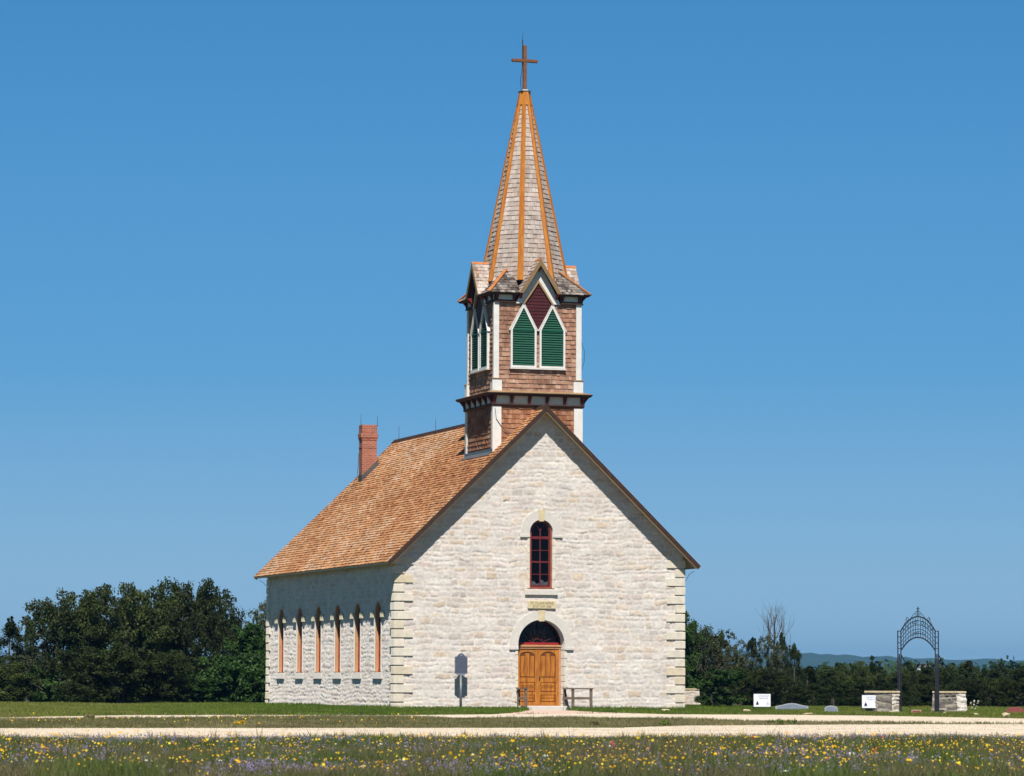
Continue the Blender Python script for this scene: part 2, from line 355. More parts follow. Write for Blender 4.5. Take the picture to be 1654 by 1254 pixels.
def text_mesh(name, body, size, m, parent, Mx, extrude=.004, align='CENTER', **k):
    cu = bpy.data.curves.new(name, 'FONT'); cu.body = body; cu.size = size; cu.extrude = extrude; cu.align_x = align; cu.align_y = 'CENTER'
    cu.resolution_u = 3
    tmp = bpy.data.objects.new('tmp', cu); C.objects.link(tmp)
    dg = bpy.context.evaluated_depsgraph_get()
    me = bpy.data.meshes.new_from_object(tmp.evaluated_get(dg)); bpy.data.objects.remove(tmp)
    me.transform(Mx); me.name = name; me.materials.clear(); me.materials.append(m)
    o = bpy.data.objects.new(name, me); C.objects.link(o); o.parent = parent
    return tag(o, **k)

# ------------------------------------------------------------------ terrain
def sm(x, a, b):
    t = np.clip((np.asarray(x, float) - a) / (b - a), 0, 1); return t * t * (3 - 2 * t)
def gz(x, y):
    x = np.asarray(x, float); y = np.asarray(y, float)
    z = -.5 * np.clip((115 - y) / 60, 0, 1)
    z = z - 1.6 * sm(y, 150, 215) - 1.8 * sm(y, 215, 420) - 5 * sm(y, 420, 1400)
    z = z + (vnoise(x / 260 + 40, y / 260 + 9, 5) - .5) * 5 * sm(y, 300, 900)
    z = z + (vnoise(x / 3.1 + 80, y / 3.1 + 80, 3) - .5) * .05 * sm(np.abs(y - 99), 20, 34)
    return z
G = lambda x, y: float(gz(x, y))
def ray(px, py):
    x = px - 827; y = py - 627; r = R(ROLL); a = R(TILT)
    x, y = x * math.cos(r) + y * math.sin(r), -x * math.sin(r) + y * math.cos(r)
    return Vector((x, FPX * math.cos(a) + y * math.sin(a), FPX * math.sin(a) - y * math.cos(a)))
def onground(px, py):
    d = ray(px, py); z = 0
    for _ in range(60):
        s = (z - CAMH) / d.z; z = .5 * z + .5 * G(s * d.x, s * d.y)
    return s * d.x, s * d.y
def atdist(px, py, Y):
    d = ray(px, py); s = Y / d.y; return s * d.x, CAMH + s * d.z       # x and z at forward distance Y

ys = np.concatenate([np.arange(-60, 40, 10), np.arange(40, 180, 1.0), np.arange(180, 420, 8), np.geomspace(420, 14000, 60)])
xs = np.concatenate([-np.geomspace(60, 6000, 30)[::-1], np.arange(-54, 55, 1.5), np.geomspace(60, 6000, 30)])
X, Y = np.meshgrid(xs, ys); Z = gz(X, Y)
nx = len(xs); I = np.arange(len(ys) - 1)[:, None] * nx + np.arange(nx - 1)[None]
F = np.stack([I, I + 1, I + nx + 1, I + nx], -1).reshape(-1, 4)
quads('ground', np.stack([X, Y, Z], -1).reshape(-1, 3), M['ground'], faces=F, smooth=True, kind='structure')

def strip(name, top, bot, m, dz=.012, x0=0, x1=1654, n=260, jag=.12, **k):
    """sheet between two polylines given as pixel points on the ground (top = farther edge)"""
    px = np.linspace(x0, x1, n); tp = np.interp(px, *zip(*top)); bt = np.interp(px, *zip(*bot))
    P = []
    for i, x in enumerate(px):
        a = onground(x, tp[i]); b = onground(x, bt[i])
        ja = (random.random() - .5) * jag * 2; jb = (random.random() - .5) * jag * 2
        row = [(b[0] + (a[0] - b[0]) * t, b[1] + jb + (a[1] + ja - b[1] - jb) * t) for t in np.linspace(0, 1, 14)]
        P.append([(u, v, G(u, v) + dz) for u, v in row])
    P = np.array(P); J = np.arange(n - 1)[:, None] * 14 + np.arange(13)[None]
    F = np.stack([J, J + 14, J + 15, J + 1], -1).reshape(-1, 4)
    quads(name, P.reshape(-1, 3), m, faces=F, smooth=True, **k)
    return P
road = strip('road', [(-500, 1177.5), (1000, 1176.5), (1110, 1173), (1350, 1171.5), (1520, 1170.5), (2200, 1171)],
             [(-500, 1199), (2200, 1197)], M['gravel'], x0=-500, x1=2200, n=420, kind='structure')
track = strip('track', [(-500, 1162), (0, 1160.4), (200, 1156.6), (420, 1156), (640, 1156.6), (800, 1155), (1000, 1153.5), (1080, 1155), (1300, 1156), (1420, 1157.5), (1654, 1162), (2200, 1163)],
              [(-500, 1164), (0, 1162.4), (200, 1161), (420, 1158.6), (520, 1158), (640, 1158.2), (740, 1160.5), (1000, 1160.8), (1110, 1163), (1250, 1167), (1400, 1168), (1530, 1170), (2200, 1172)], M['gravel'], .02, x0=-500, x1=2200, n=420, kind='structure')

# hills on the horizon
def hills(name, Y0, depth, pts, seed, dz):
    n = 260; px = np.linspace(-900, 2700, n); top = np.interp(px, *zip(*pts))
    P = []
    for i, x in enumerate(px):
        X0, zt = atdist(x, top[i], Y0); zt += (vnoise(x / 9, 1, seed) - .5) * dz + (vnoise(x / 2.5, 3, seed) - .5) * dz * .4
        for t in np.linspace(0, 1, 12):
            yy = Y0 + depth * (t - .5)
            P.append((X0 * yy / Y0, yy, -12 + (zt + 12) * math.sin(math.pi * t) ** .8 + (vnoise(x / 14, t * 9, seed + 1) - .5) * dz * math.sin(math.pi * t)))
    J = np.arange(n - 1)[:, None] * 12 + np.arange(11)[None]
    F = np.stack([J, J + 12, J + 13, J + 1], -1).reshape(-1, 4)
    quads(name, np.array(P), M['farground'], faces=F, smooth=False, kind='structure')
hills('hills', 6500, 2200, [(-900, 1068), (-200, 1060), (600, 1066), (1000, 1058), (1180, 1052), (1230, 1052), (1275, 1052), (1310, 1055), (1360, 1059), (1430, 1061), (1480, 1063), (1560, 1068), (1590, 1064), (1620, 1068), (1700, 1068), (2700, 1062)], 21, 4)

# ------------------------------------------------------------------ church
TH, CX, CY = 17.616, -4.153, 129.065
CW, CL, ZE, OE, OF, ZR = 11.0, 19.2, 5.289, .467, .58, 11.03
SL = (ZR - ZE) / (CW / 2 + OE)
ch = empty('church', (CX, CY, 0), R(TH), label='white limestone country church with cedar shingle roof and tall steeple with a cross', cat='church')
ct, st_ = math.cos(R(TH)), math.sin(R(TH))
def c2w(x, y): return CX + x * ct - y * st_, CY + x * st_ + y * ct
def w2c(X, Y): X = X - CX; Y = Y - CY; return X * ct + Y * st_, -X * st_ + Y * ct

def stone_field(u, v, seed, mortar=True, rh=.20, pal=None, amp=1.0):
    """relief height and colour of coursed rubble at wall points (u along, v up)"""
    r = np.random.default_rng(seed); N = 70
    hs = r.uniform(.62, 1.45, N) * rh; edges = np.concatenate([[0], np.cumsum(hs)]) - 1.0
    vw = v + (vnoise(u * .55, v * .3, seed) - .5) * .12 + (vnoise(u * 2.6, v * 2.6, seed + 1) - .5) * .10 + (vnoise(u * 8, v * 8, seed + 7) - .5) * .035
    uw = u + (vnoise(u * 3, v * 3, seed + 2) - .5) * .12
    row = np.clip(np.searchsorted(edges, vw) - 1, 0, N - 1)
    h = np.zeros_like(u); idn = np.zeros_like(u); dj = np.ones_like(u)
    for k in np.unique(row):
        s = row == k
        ws = r.uniform(.2, .7, 140) * (.6 + .4 * hs[k] / rh) ; ue = np.concatenate([[0], np.cumsum(ws)]) - 1 - r.random()
        j = np.clip(np.searchsorted(ue, uw[s]) - 1, 0, 139)
        du = np.minimum(uw[s] - ue[j], ue[j + 1] - uw[s]); dv = np.minimum(vw[s] - edges[k], edges[k + 1] - vw[s])
        dj[s] = np.minimum(np.maximum(du, 0), np.maximum(dv, 0)); idn[s] = (k * 197 + j * 31) % 4096
    rr = np.random.default_rng(seed + 9).random((4096, 4)); idn = idn.astype(int)
    prof = 1 - np.exp(-np.clip(dj - .008, 0, 1) / .028)
    lump = vnoise(u * 7, v * 7, seed + 3) * .5 + vnoise(u * 17, v * 17, seed + 4) * .35
    h = (prof * (.010 + .022 * rr[idn, 0] + (lump - .4) * .058) + (vnoise(u * 14, v * 14, seed + 5) - .5) * .02) * amp + (vnoise(u * 24, v * 24, seed + 15) - .5) * .014 * amp - .035 * np.exp(-np.clip(dj, 0, 1) / .014) * np.clip((vnoise(u * 2.7, v * 4.1, seed + 16) - .5) * 4, 0, 1) * amp
    pal = np.array(pal if pal is not None else [[.68, .62, .565], [.70, .655, .61], [.655, .585, .53], [.68, .60, .51], [.655, .565, .515], [.66, .625, .59], [.72, .68, .635], [.64, .53, .41], [.60, .535, .485]])
    ci = np.minimum((rr[idn, 1] ** 1.15 * len(pal)).astype(int), len(pal) - 1)
    c = pal[ci] * (.90 + .14 * rr[idn, 2])[:, None]
    if mortar is True and amp != 1.0: c = c * .84 + np.array([.74, .69, .645]) * .16      # lime wash bleeding over the faces
    mort = np.array([.735, .695, .65]); wgt = np.clip(1 - dj / .04, 0, 1) ** .7 if mortar else np.clip(1 - dj / .02, 0, 1) * .5
    smear = np.clip((vnoise(u * 2.2, v * 3.5, seed + 6) - .45) * 2.2, 0, 1) * .75 if mortar else 0
    wgt = np.clip(np.maximum(wgt, smear), 0, 1)[:, None] if mortar else wgt[:, None] * 1.0
    mc = mort if mortar else mort * .35
    return h, c * (1 - wgt) + mc * wgt

def rubble(name, U, V, res, keep, place, seed, parent, m='rubble', **kw):
    us = np.linspace(0, U, int(U / res) + 1); vs = np.linspace(V[0], V[1], int((V[1] - V[0]) / res) + 1)
    u, v = np.meshgrid(us, vs); n = len(us); uf, vf = u.ravel(), v.ravel()
    h, c = stone_field(uf, vf, seed, **kw)
    P = place(uf, vf, h)
    J = np.arange(len(vs) - 1)[:, None] * n + np.arange(n - 1)[None]
    F = np.stack([J, J + 1, J + n + 1, J + n], -1).reshape(-1, 4)
    cu = uf[F].mean(1); cv = vf[F].mean(1)
    F = F[keep(cu, cv)]
    return quads(name, P, M[m], parent, faces=F, smooth=True, col=c)

def arch_in(u, v, c, hw, z0, zc):
    return (np.abs(u - c) < hw) & (v > z0) & ((v < zc) | ((u - c) ** 2 + (v - zc) ** 2 < hw * hw))
GW = dict(c=5.49, hw=.44, z0=4.42, zc=6.48)       # gable window
DR = dict(c=5.505, hw=.885, z0=-.5, zc=2.40)      # doorway
under = lambda u: ZE + SL * (OE + np.minimum(u, CW - u)) - .02
front_keep = lambda u, v: (v < under(u)) & ~arch_in(u, v, GW['c'], GW['hw'] + .03, GW['z0'] - .03, GW['zc']) & ~arch_in(u, v, DR['c'], DR['hw'] + .03, -1, DR['zc'])
rubble('stone_wall', CW, (-.3, 11.0), .034, front_keep, lambda u, v, h: np.stack([u, -h, v], -1), 11, ch, amp=.72)
SW = [2.27, 5.13, 8.0, 10.92, 13.84, 16.85]; SH, SZ0, SZC = .44, 1.39, 3.50
def side_keep(u, v):
    k = v < ZE + SL * OE
    for c in SW: k &= ~arch_in(u, v, c, SH + .03, SZ0 - .03, SZC)
    return k
rubble('stone_wall', CL, (-.3, 5.7), .04, side_keep, lambda u, v, h: np.stack([-h, u, v], -1), 33, ch, amp=.36, rh=.165)
rubble('stone_wall', CL, (-.3, 5.7), .10, lambda u, v: u > -1, lambda u, v, h: np.stack([CW + h, u, v], -1), 34, ch)
rubble('stone_wall', CW, (-.3, 11.0), .10, lambda u, v: v < under(u), lambda u, v, h: np.stack([u, CL + h, v], -1), 35, ch)

# quoins: alternately long and short blocks
for (qx, qy, sx, sy) in ((0, 0, 1, 1), (CW, 0, -1, 1), (0, CL, 1, -1), (CW, CL, -1, -1)):
    b = MB(); z = -.06
    for k in range(18):
        hgt = .328; a, c = ((.65, .36) if k % 2 == 0 else (.32, .50))
        z1 = z + hgt
        if z > 5.25: break
        j = random.uniform(-.012, .012); pr = random.uniform(.055, .07)
        X0, X1 = sorted((qx - sx * pr, qx + sx * (a + j))); Y0, Y1 = sorted((qy - sy * pr, qy + sy * (c + j)))
        b.bbox(X0, X1, Y0, Y1, z + .034, z1 - .006, .014)
        z = z1
    b.build('corner_quoins', M['quoin'], ch)

# interior floor and dark lining behind the windows
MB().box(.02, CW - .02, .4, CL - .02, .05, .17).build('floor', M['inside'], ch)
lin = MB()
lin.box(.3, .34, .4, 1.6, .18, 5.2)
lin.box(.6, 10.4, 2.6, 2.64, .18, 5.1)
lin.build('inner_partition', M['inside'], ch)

def arch_pts(c, r, zc, z0, n=20, stilt=True):
    """outline of a round arch from left foot to right foot"""
    p = [(c - r, z0)] if stilt else []
    p += [(c - r * math.cos(math.pi * i / n), zc + r * math.sin(math.pi * i / n)) for i in range(n + 1)]
    if stilt: p.append((c + r, z0))
    return p
FR = lambda u, v, d: (u, d, v)               # front wall placement, depth along +y
SD = lambda u, v, d: (d, u, v)               # side wall placement, depth along +x

# doorway arch, jambs, keystone, imposts
b = MB(); c, r, zc = DR['c'], DR['hw'], DR['zc']
b.ring(arch_pts(c, r, zc, 2.21), arch_pts(c, r + .31, zc, 2.21), -.055, .5, FR)
da = b.build('door_arch', M['dress'], ch)
MB().prism([(c - .10, 3.23), (c + .10, 3.23), (c + .135, 3.63), (c - .135, 3.63)], -.085, .1, FR).build('keystone', M['cream'], da)
for s in (-1, 1):
    u0, u1 = sorted((c + s * (r - .004), c + s * (r + .335)))
    MB().bbox(u0, u1, -.085, .1, 2.19, 2.30, .01).build('impost', M['dress'], da)
    jb = MB(); z = .0
    while z < 2.18:
        z1 = min(z + random.uniform(.2, .34), 2.185); wd = random.uniform(.05, .11)
        u0, u1 = sorted((c + s * (r - .002), c + s * (r + wd))); jb.bbox(u0, u1, -.042, .5, z + .006, z1 - .006, .008); z = z1
    jb.build('door_jamb', M['quoin'], da)
# doors, lintel, frame
dr = empty('entrance_door', (c, .38, .17)); dr.parent = ch
for s in (-1, 1): MB().bbox(*sorted((s * (r - .002), s * (r - .09))), -.02, .10, .0, 2.2, .008).build('door_frame', M['jamb'], dr)
MB().bbox(-r + .002, r - .002, -.07, .11, 2.13, 2.205, .012).bbox(-r + .002, r - .002, -.035, .105, 2.06, 2.128, .01).build('lintel', M['jamb'], dr)
def door_leaf(s):
    b = MB(); lo, hi = .005, r - .095; W_ = hi - lo
    X = lambda a, c2: sorted((s * (lo + a), s * (lo + c2)))
    for a, c2, z0, z1, d in ((0, .10, 0, 2.055, 0), (W_ - .10, W_, 0, 2.055, 0), (.102, W_ - .102, 0, .14, .002), (.102, W_ - .102, .40, .50, .002),
                             (.102, W_ - .102, .86, 1.02, .002), (.102, W_ - .102, .66, .70, .004)):
        x0, x1 = X(a, c2); b.box(x0, x1, d, .05, z0, z1)
    # arched head rail: a block with a shallow arch cut out
    n = 10; cx = W_ / 2; hw = W_ / 2 - .102
    pin = [(cx - hw * math.cos(math.pi * i / n), 1.80 + .16 * math.sin(math.pi * i / n)) for i in range(n + 1)]
    pout = [(cx - hw + 2 * hw * i / n, 2.055) for i in range(n + 1)]
    b.ring([(s * (lo + u), v) for u, v in pin], [(s * (lo + u), v) for u, v in pout], .002, .05, FR)
    for k in range(3):
        x0, x1 = X(.125 + k * (W_ - .25) / 3 + .010, .125 + (k + 1) * (W_ - .25) / 3 - .010); b.bbox(x0, x1, .012, .03, 1.055, 1.80 + (.10 if k == 1 else 0), .006)
    for z0, z1 in ((.16, .27), (.28, .385), (.52, .65), (.715, .845)):
        x0, x1 = X(.13, W_ - .13); b.bbox(x0, x1, .012, .03, z0 + .006, z1 - .006, .006)
    return b
for s in (-1, 1):
    lf = door_leaf(s).build('door_leaf', M['door'], dr)
    x0, x1 = sorted((s * .1, s * (DR['hw'] - .19))); MB().box(x0, x1, .026, .045, .13, 1.98).build('panel_groove', M['doordk'], lf)
MB().box(-.02, .02, -.012, 0, .02, 2.05).build('meeting_strip', M['door'], dr)
MB().bbox(.05, .085, -.02, 0, .90, 1.06, .006).tube([(.067, -.02, .99), (.067, -.05, .99), (.067, -.055, .99)], [.012, .014, .026], 8).build('handle', M['iron'], dr)
# fanlight
fl = empty('fanlight', (c, .42, 2.40)); fl.parent = ch
zc0 = 2.40
MB().prism([(x - c, z - zc0) for x, z in arch_pts(c, r - .03, zc, 2.38)][::-1], .03, .036, FR).build('pane', M['glass'], fl)
mu = MB()
for k in range(1, 8):
    a = math.pi * k / 8; mu.beam((.18 * math.cos(a), .0, .18 * math.sin(a)), ((r - .07) * math.cos(a), .0, (r - .07) * math.sin(a)), .02, .035)
inn = [(x, z) for x, z in arch_pts(0, .18, 0, 0, 12, False)]; out = [(x, z) for x, z in arch_pts(0, .215, 0, 0, 12, False)]
mu.ring(inn, out, -.015, .015, FR)
mu.build('glazing_bar', M['maroon'], fl)
MB().ring([(x, z) for x, z in arch_pts(0, r - .07, 0, -.05)], [(x, z) for x, z in arch_pts(0, r - .004, 0, -.05)], -.03, .05, FR).build('frame', M['maroon'], fl)
MB().bbox(-r + .08, r - .08, -.045, .02, -.02, .065, .006).build('sill_board', M['redpaint'], fl)
MB().bbox(c - .95, c + .95, -.32, .5, -.05, .165, .015).build('doorstep', M['dress'], ch)

# window in the gable
gw = empty('gable_window', (GW['c'], 0, 4.42)); gw.parent = ch
c, r, zc, z0 = 0, GW['hw'], GW['zc'] - 4.42, 0
b = MB(); b.ring(arch_pts(c, r, zc, 1.87), arch_pts(c, r + .34, zc, 1.87), -.052, .3, FR)
b.build('arch_surround', M['dress'], gw)
for s in (-1, 1):
    b = MB(); z = 0
    while z < 1.85:
        z1 = min(z + random.uniform(.22, .4), 1.868); u0, u1 = sorted((s * (r - .001), s * (r + random.uniform(.06, .13)))); b.bbox(u0, u1, -.04, .3, z + .004, z1 - .004, .006); z = z1
    b.build('jamb_stones', M['quoin'], gw)
MB().prism([(-.085, 2.44), (.085, 2.44), (.125, 2.86), (-.125, 2.86)], -.08, .1, FR).build('keystone', M['cream'], gw)
for s in (-1, 1): MB().bbox(*sorted((s * (r + .002), s * (r + .37))), -.078, .1, 1.85, 1.945, .01).build('impost', M['dress'], gw)
MB().bbox(-.62, .62, -.10, .3, -.24, -.045, .012).build('sill', M['dress'], gw)
f_ = MB(); f_.ring(arch_pts(0, r - .07, zc, .06), arch_pts(0, r - .002, zc, .06), .06, .22, FR); f_.box(-r + .002, r - .002, .05, .22, -.03, .058)
f_.build('frame', M['wframe'], gw)
s_ = MB(); ri = r - .072
s_.ring(arch_pts(0, ri - .05, zc, .11), arch_pts(0, ri, zc, .11), .11, .16, FR)
s_.box(-ri, ri, .105, .16, .06, .125); s_.box(-ri + .05, ri - .05, .10, .155, 1.80, 1.90); s_.box(-ri + .05, ri - .05, .112, .165, .94, 1.0)
s_.box(-.02, .02, .108, .15, .125, 2.16)
for z in (.52, 1.39): s_.box(-ri + .05, ri - .05, .118, .148, z - .012, z + .012)
for s in (-1, 1):
    s_.tube([(0, .125, 2.08), (s * .05, .125, 2.18), (s * .13, .125, 2.28), (s * .18, .125, 2.33)], .013, 5)
s_.build('sash', M['sash'], gw)
MB().prism([(x, z) for x, z in arch_pts(0, ri - .01, zc, .08)][::-1], .13, .134, FR).build('pane', M['glass'], gw)
cu = MB()
n = 14; pts = [(-.31 + .62 * i / n, .17 + .02 * math.sin(i * 1.7), .13, .22 + .05 * math.sin(i * .9) + (.06 if i > 7 else 0)) for i in range(n + 1)]
for i in range(n):
    a, b2 = pts[i], pts[i + 1]; cu.add([(a[0], a[1], a[2]), (b2[0], b2[1], b2[2]), (b2[0], b2[1] + .02, b2[3]), (a[0], a[1] + .02, a[3])], [(0, 1, 2, 3)])
cu.build('curtain', M['curtain'], gw)

# plaque
pl = empty('name_plaque', (5.505, 0, 3.83)); pl.parent = ch
MB().bbox(-.53, .53, -.085, .05, -.145, .145, .012).build('tablet', M['cream'], pl)
RX = Matrix.Rotation(R(90), 4, 'X')
text_mesh('lettering', 'ST. OLAFS KIRKE', .135, M['cut'], pl, Matrix.Translation((0, -.088, .055)) @ RX @ Matrix.Diagonal((.88, 1, 1, 1)))
text_mesh('lettering', 'BYGT AAR 1886', .115, M['cut'], pl, Matrix.Translation((0, -.088, -.065)) @ RX @ Matrix.Diagonal((.88, 1, 1, 1)))

# side windows, built once and copied with their parts
def side_window():
    e = empty('side_window', (0, SW[0], 0)); e.parent = ch
    f = MB(); f.ring(arch_pts(0, SH - .045, SZC, SZ0), arch_pts(0, SH - .001, SZC, SZ0), .015, .20, SD); f.box(.01, .20, -SH + .001, SH - .001, SZ0 - .03, SZ0 - .001)
    f.build('jamb_frame', M['jamb'], e)
    r_ = SH - .047; s = MB(); s.ring(arch_pts(0, r_ - .05, SZC, SZ0 + .05), arch_pts(0, r_, SZC, SZ0 + .05), .13, .175, SD); s.box(.12, .175, -r_, r_, SZ0, SZ0 + .08)
    s.box(.115, .165, -r_ + .05, r_ - .05, 2.62, 2.69); s.box(.135, .165, -.012, .012, SZ0 + .08, 3.85)
    for z in (2.0, 3.1): s.box(.14, .16, -r_ + .05, r_ - .05, z - .01, z + .01)
    s.build('sash', M['redpaint'], e)
    MB().prism([(u, v) for u, v in arch_pts(0, r_ - .01, SZC, SZ0 + .02)], .15, .154, SD).build('pane', M['glass'], e)
    st = MB(); st.ring(arch_pts(0, SH, SZC, SZ0), arch_pts(0, SH + .055, SZC, SZ0), -.03, .22, SD)
    st.build('stone_surround', M['dress'], e)
    MB().bbox(-.052, .2, -.57, .57, SZ0 - .27, SZ0 - .035, .01).build('sill', M['dress'], e)
    for q in (-1, 1):
        y0, y1 = sorted((q * (SH + .02), q * (SH + .48)))
        b = MB(); b.prism([(y0 + (.0 if q < 0 else 0), 3.36), (y1, 3.36), (y1 - (.09 if q > 0 else .0), 3.60), (y0 + (.09 if q < 0 else 0), 3.60)], -.072, .05, SD)
        b.build('impost', M['cream2'], e)
    return e
sw0 = side_window()
for y in SW[1:]:
    d = copy_tree(sw0, ch); d.location = (0, y, 0)

# ---- shingles
def shingles(name, o, U, V, N, H, left, right, m, parent, exp=.14, wr=(.09, .2), thick=.022, seed=1, extra=None, gap=None):
    """courses of tapered shingles on the plane o + u U + v V (N outward); left/right give the u limits at height v"""
    r = np.random.default_rng(seed); o, U, V, N = (np.array(q, float) for q in (o, U, V, N)); S = []
    v = 0.0; A, B = wr
    while v < H - .01:
        v1 = min(v + exp, H); l0, r0, l1, r1 = left(v), right(v), left(v1), right(v1)
        n = int((max(r0, r1) - min(l0, l1)) / A) + 3
        e = min(l0, l1) - r.random() * .1 + np.concatenate([[0], np.cumsum(r.uniform(A, B, n))])
        a, b = e[:-1] + .003, e[1:] - .003
        a0, b0, a1, b1 = np.maximum(a, l0), np.minimum(b, r0), np.maximum(a, l1), np.minimum(b, r1)
        k = (b0 - a0 > .004) | (b1 - a1 > .004)
        if gap: k &= (b < gap[0]) | (a > gap[1])
        a0, b0, a1, b1 = a0[k], np.maximum(b0, a0)[k], a1[k], np.maximum(b1, a1)[k]; n = len(a0)
        dv = (r.random(n) - .5) * .008 + (r.random() - .5) * .012
        S.append(np.stack([a0, b0, b1, a1, v + dv, np.full(n, v1 + .01), thick * r.uniform(.6, 1.5, n), r.random(n)], 1)); v += exp
    a0, b0, b1, a1, v0, v1, t, rn = np.concatenate(S).T
    P = lambda uu, vv, n_: o + U * uu[:, None] + V * vv[:, None] + N * (np.zeros_like(uu) + n_)[:, None]
    p0, p1, p2, p3 = P(a0, v0, t), P(b0, v0, t), P(b1, v1, .004), P(a1, v1, .004)
    q0, q1, s0, s1 = P(a0, v0 + .004, -.004), P(b0, v0 + .004, -.004), P(a1, v1, -.004), P(b1, v1, -.004)
    Q = np.stack([np.stack(x, 1) for x in ((p0, p1, p2, p3), (q0, q1, p1, p0), (q0, p0, p3, s0), (p1, q1, s1, p2))], 1)
    RN = np.repeat(rn, 4)
    if extra: RN = extra(np.repeat(Q[:, 0].mean(1), 4, 0), RN)
    RN = RN.copy(); RN[1::4] *= .25          # weathered butt ends, darkened to paint the shadow line of each course
    return quads(name, Q.reshape(-1, 4, 3), m, parent, rnd=np.clip(RN, 0, 1))

# ---- main roof
al = math.atan(SL); sl_len = (ZR - ZE) / math.sin(al)
Y0r, Y1r = -OF, CL + .59
rf = empty('roof', (0, 0, 0)); rf.parent = ch
rs = np.random.default_rng(3)
for s in (0, 1):
    if s == 0:
        o = (-OE, Y1r, ZE); U = (0, -1, 0); V = (math.cos(al), 0, math.sin(al)); N = (-math.sin(al), 0, math.cos(al))
    else:
        o = (CW + OE, Y0r, ZE); U = (0, 1, 0); V = (-math.cos(al), 0, math.sin(al)); N = (math.sin(al), 0, math.cos(al))
    wv = lambda P_, rn: np.clip(rn * .62 + .5 * vnoise(P_[:, 1] * .5, P_[:, 2] * .9, 8) - .05 + .35 * (vnoise(P_[:, 1] * 2.5, P_[:, 2] * 9, 18) - .5), 0, 1)
    shingles('shingle_slope', o, U, V, N, sl_len, lambda v: 0, lambda v: Y1r - Y0r, M['roof'], rf, .15, (.09, .22), .028, 5 + s, wv)
    # deck under the shingles
    d = MB(); q = np.array; o_, V_, N_ = q(o), q(V), q(N); U_ = q(U) * (Y1r - Y0r)
    A = [o_ - N_ * .006, o_ + V_ * sl_len - N_ * .006, o_ + V_ * sl_len + U_ - N_ * .006, o_ + U_ - N_ * .006]
    Bq = [p - N_ * .05 for p in A]
    d.add(A + Bq, [(0, 3, 2, 1), (4, 5, 6, 7), (0, 1, 5, 4), (2, 3, 7, 6), (3, 0, 4, 7), (1, 2, 6, 5)]); d.build('deck', M['soffit'], rf)
    sx = -1 if s == 0 else 1; ex = CW / 2 + sx * (CW / 2 + OE)
    for yy in (Y0r, Y1r):
        yb = yy - .022 if yy < 0 else yy + .004
        rb = MB()
        def rakepts(n0, n1, e0=0):
            a = Vector(o_ + V_ * e0 * 0); P = []
            for (vv, nn) in ((0, n1), (sl_len + .0, n1), (sl_len + (n1 - n0) * 0, n0), (0, n0)):
                p = o_ + V_ * vv - N_ * nn
                if vv > 0: p = np.array([CW / 2, 0, ZE + SL * (CW / 2 + OE) - nn / math.cos(al)])
                P.append((p[0], p[2]))
            return P
        P = rakepts(-.012, .135); rb.prism(P, yb, yb + .018, lambda u, v, dd: (u, dd, v)); rb.build('rake_board', M['brown'], rf)
        P = rakepts(.052, .165); r2 = MB(); y2 = (yb + .02, yb + .05) if yy < 0 else (yb - .034, yb - .004)
        r2.prism(P, *y2, lambda u, v, dd: (u, dd, v)); r2.build('rake_trim', M['tanpaint'], rf)
    # eave fascia
    ff = MB(); x0, x1 = sorted((ex - sx * .0, ex - sx * .025)); ff.box(x0 + sx * -.02, x1 + sx * -.02, Y0r + .03, Y1r - .03, ZE - .075, ZE - .02); ff.build('fascia', M['soffit'], rf)
def vcap(y, y1):
    o_ = [(CW / 2 - .14, ZR - .105), (CW / 2, ZR + .03), (CW / 2 + .14, ZR - .105), (CW / 2 + .145, ZR - .075), (CW / 2, ZR + .062), (CW / 2 - .145, ZR - .075)]
    return MB().prism(o_, y, y1, FR)
vcap(Y0r - .01, .42).build('ridge_cap', M['brown'], rf)
rc = vcap(3.7, Y1r + .01)
rc.build('ridge_cap', M['brown'], rf)
def rod(parent, x, y, z, h=.5):
    MB().tube([(x, y, z), (x, y, z + .05), (x, y, z + h)], [.016, .011, .007], 5).build('lightning_rod', M['wire'], parent)
rod(rf, 5.5, 19.1, ZR + .04, .55); rod(rf, 5.5, 13.7, ZR + .04, .5)
MB().tube([(-.4, CL - .1, 5.15), (-.2, CL - .1, 5.02), (-.03, CL - .1, 4.8)], .009, 4).build('conductor_wire', M['wire'], rf)
MB().tube([(11.4, -.1, 5.13), (11.2, -.1, 5.0), (11.06, -.1, 4.75)], .009, 4).build('conductor_wire', M['wire'], rf)

# ---- chimney
cm = empty('chimney', (3.92, 18.2, 9.2)); cm.parent = ch
b = MB(); b.bbox(-.31, .31, -.25, .25, -.3, 1.72, .008); b.build('shaft', M['brick'], cm)
MB().bbox(-.325, .325, -.265, .265, 1.40, 1.455, .006).build('string_course', M['brick'], cm)
b = MB(); b.bbox(-.33, .33, -.27, .27, 1.72, 1.80, .006); b.bbox(-.36, .36, -.30, .30, 1.80, 2.02, .03); b.bbox(-.32, .32, -.26, .26, 2.02, 2.36, .008); b.build('corbelled_cap', M['brick'], cm)
zl = lambda x: ZE + SL * (OE + 3.92 + x) - 9.2
b = MB()
b.prism([(-.33, zl(-.33) - .05), (.345, zl(.345) - .05), (.345, zl(.345) + .26), (-.33, zl(-.33) + .26)], -.268, -.252, FR)
b.prism([(-.33, zl(-.33) - .05), (.345, zl(.345) - .05), (.345, zl(.345) + .26), (-.33, zl(-.33) + .26)], .252, .268, FR)
b.box(-.33, -.312, -.252, .252, zl(-.33) - .05, zl(-.33) + .3); b.box(.315, .5, -.26, .26, zl(.33), zl(.33) + .17)
b.build('flashing', M['lead'], cm)
rod(cm, -.33, -.1, 2.3, .5); rod(cm, .33, -.27, 2.3, .45)
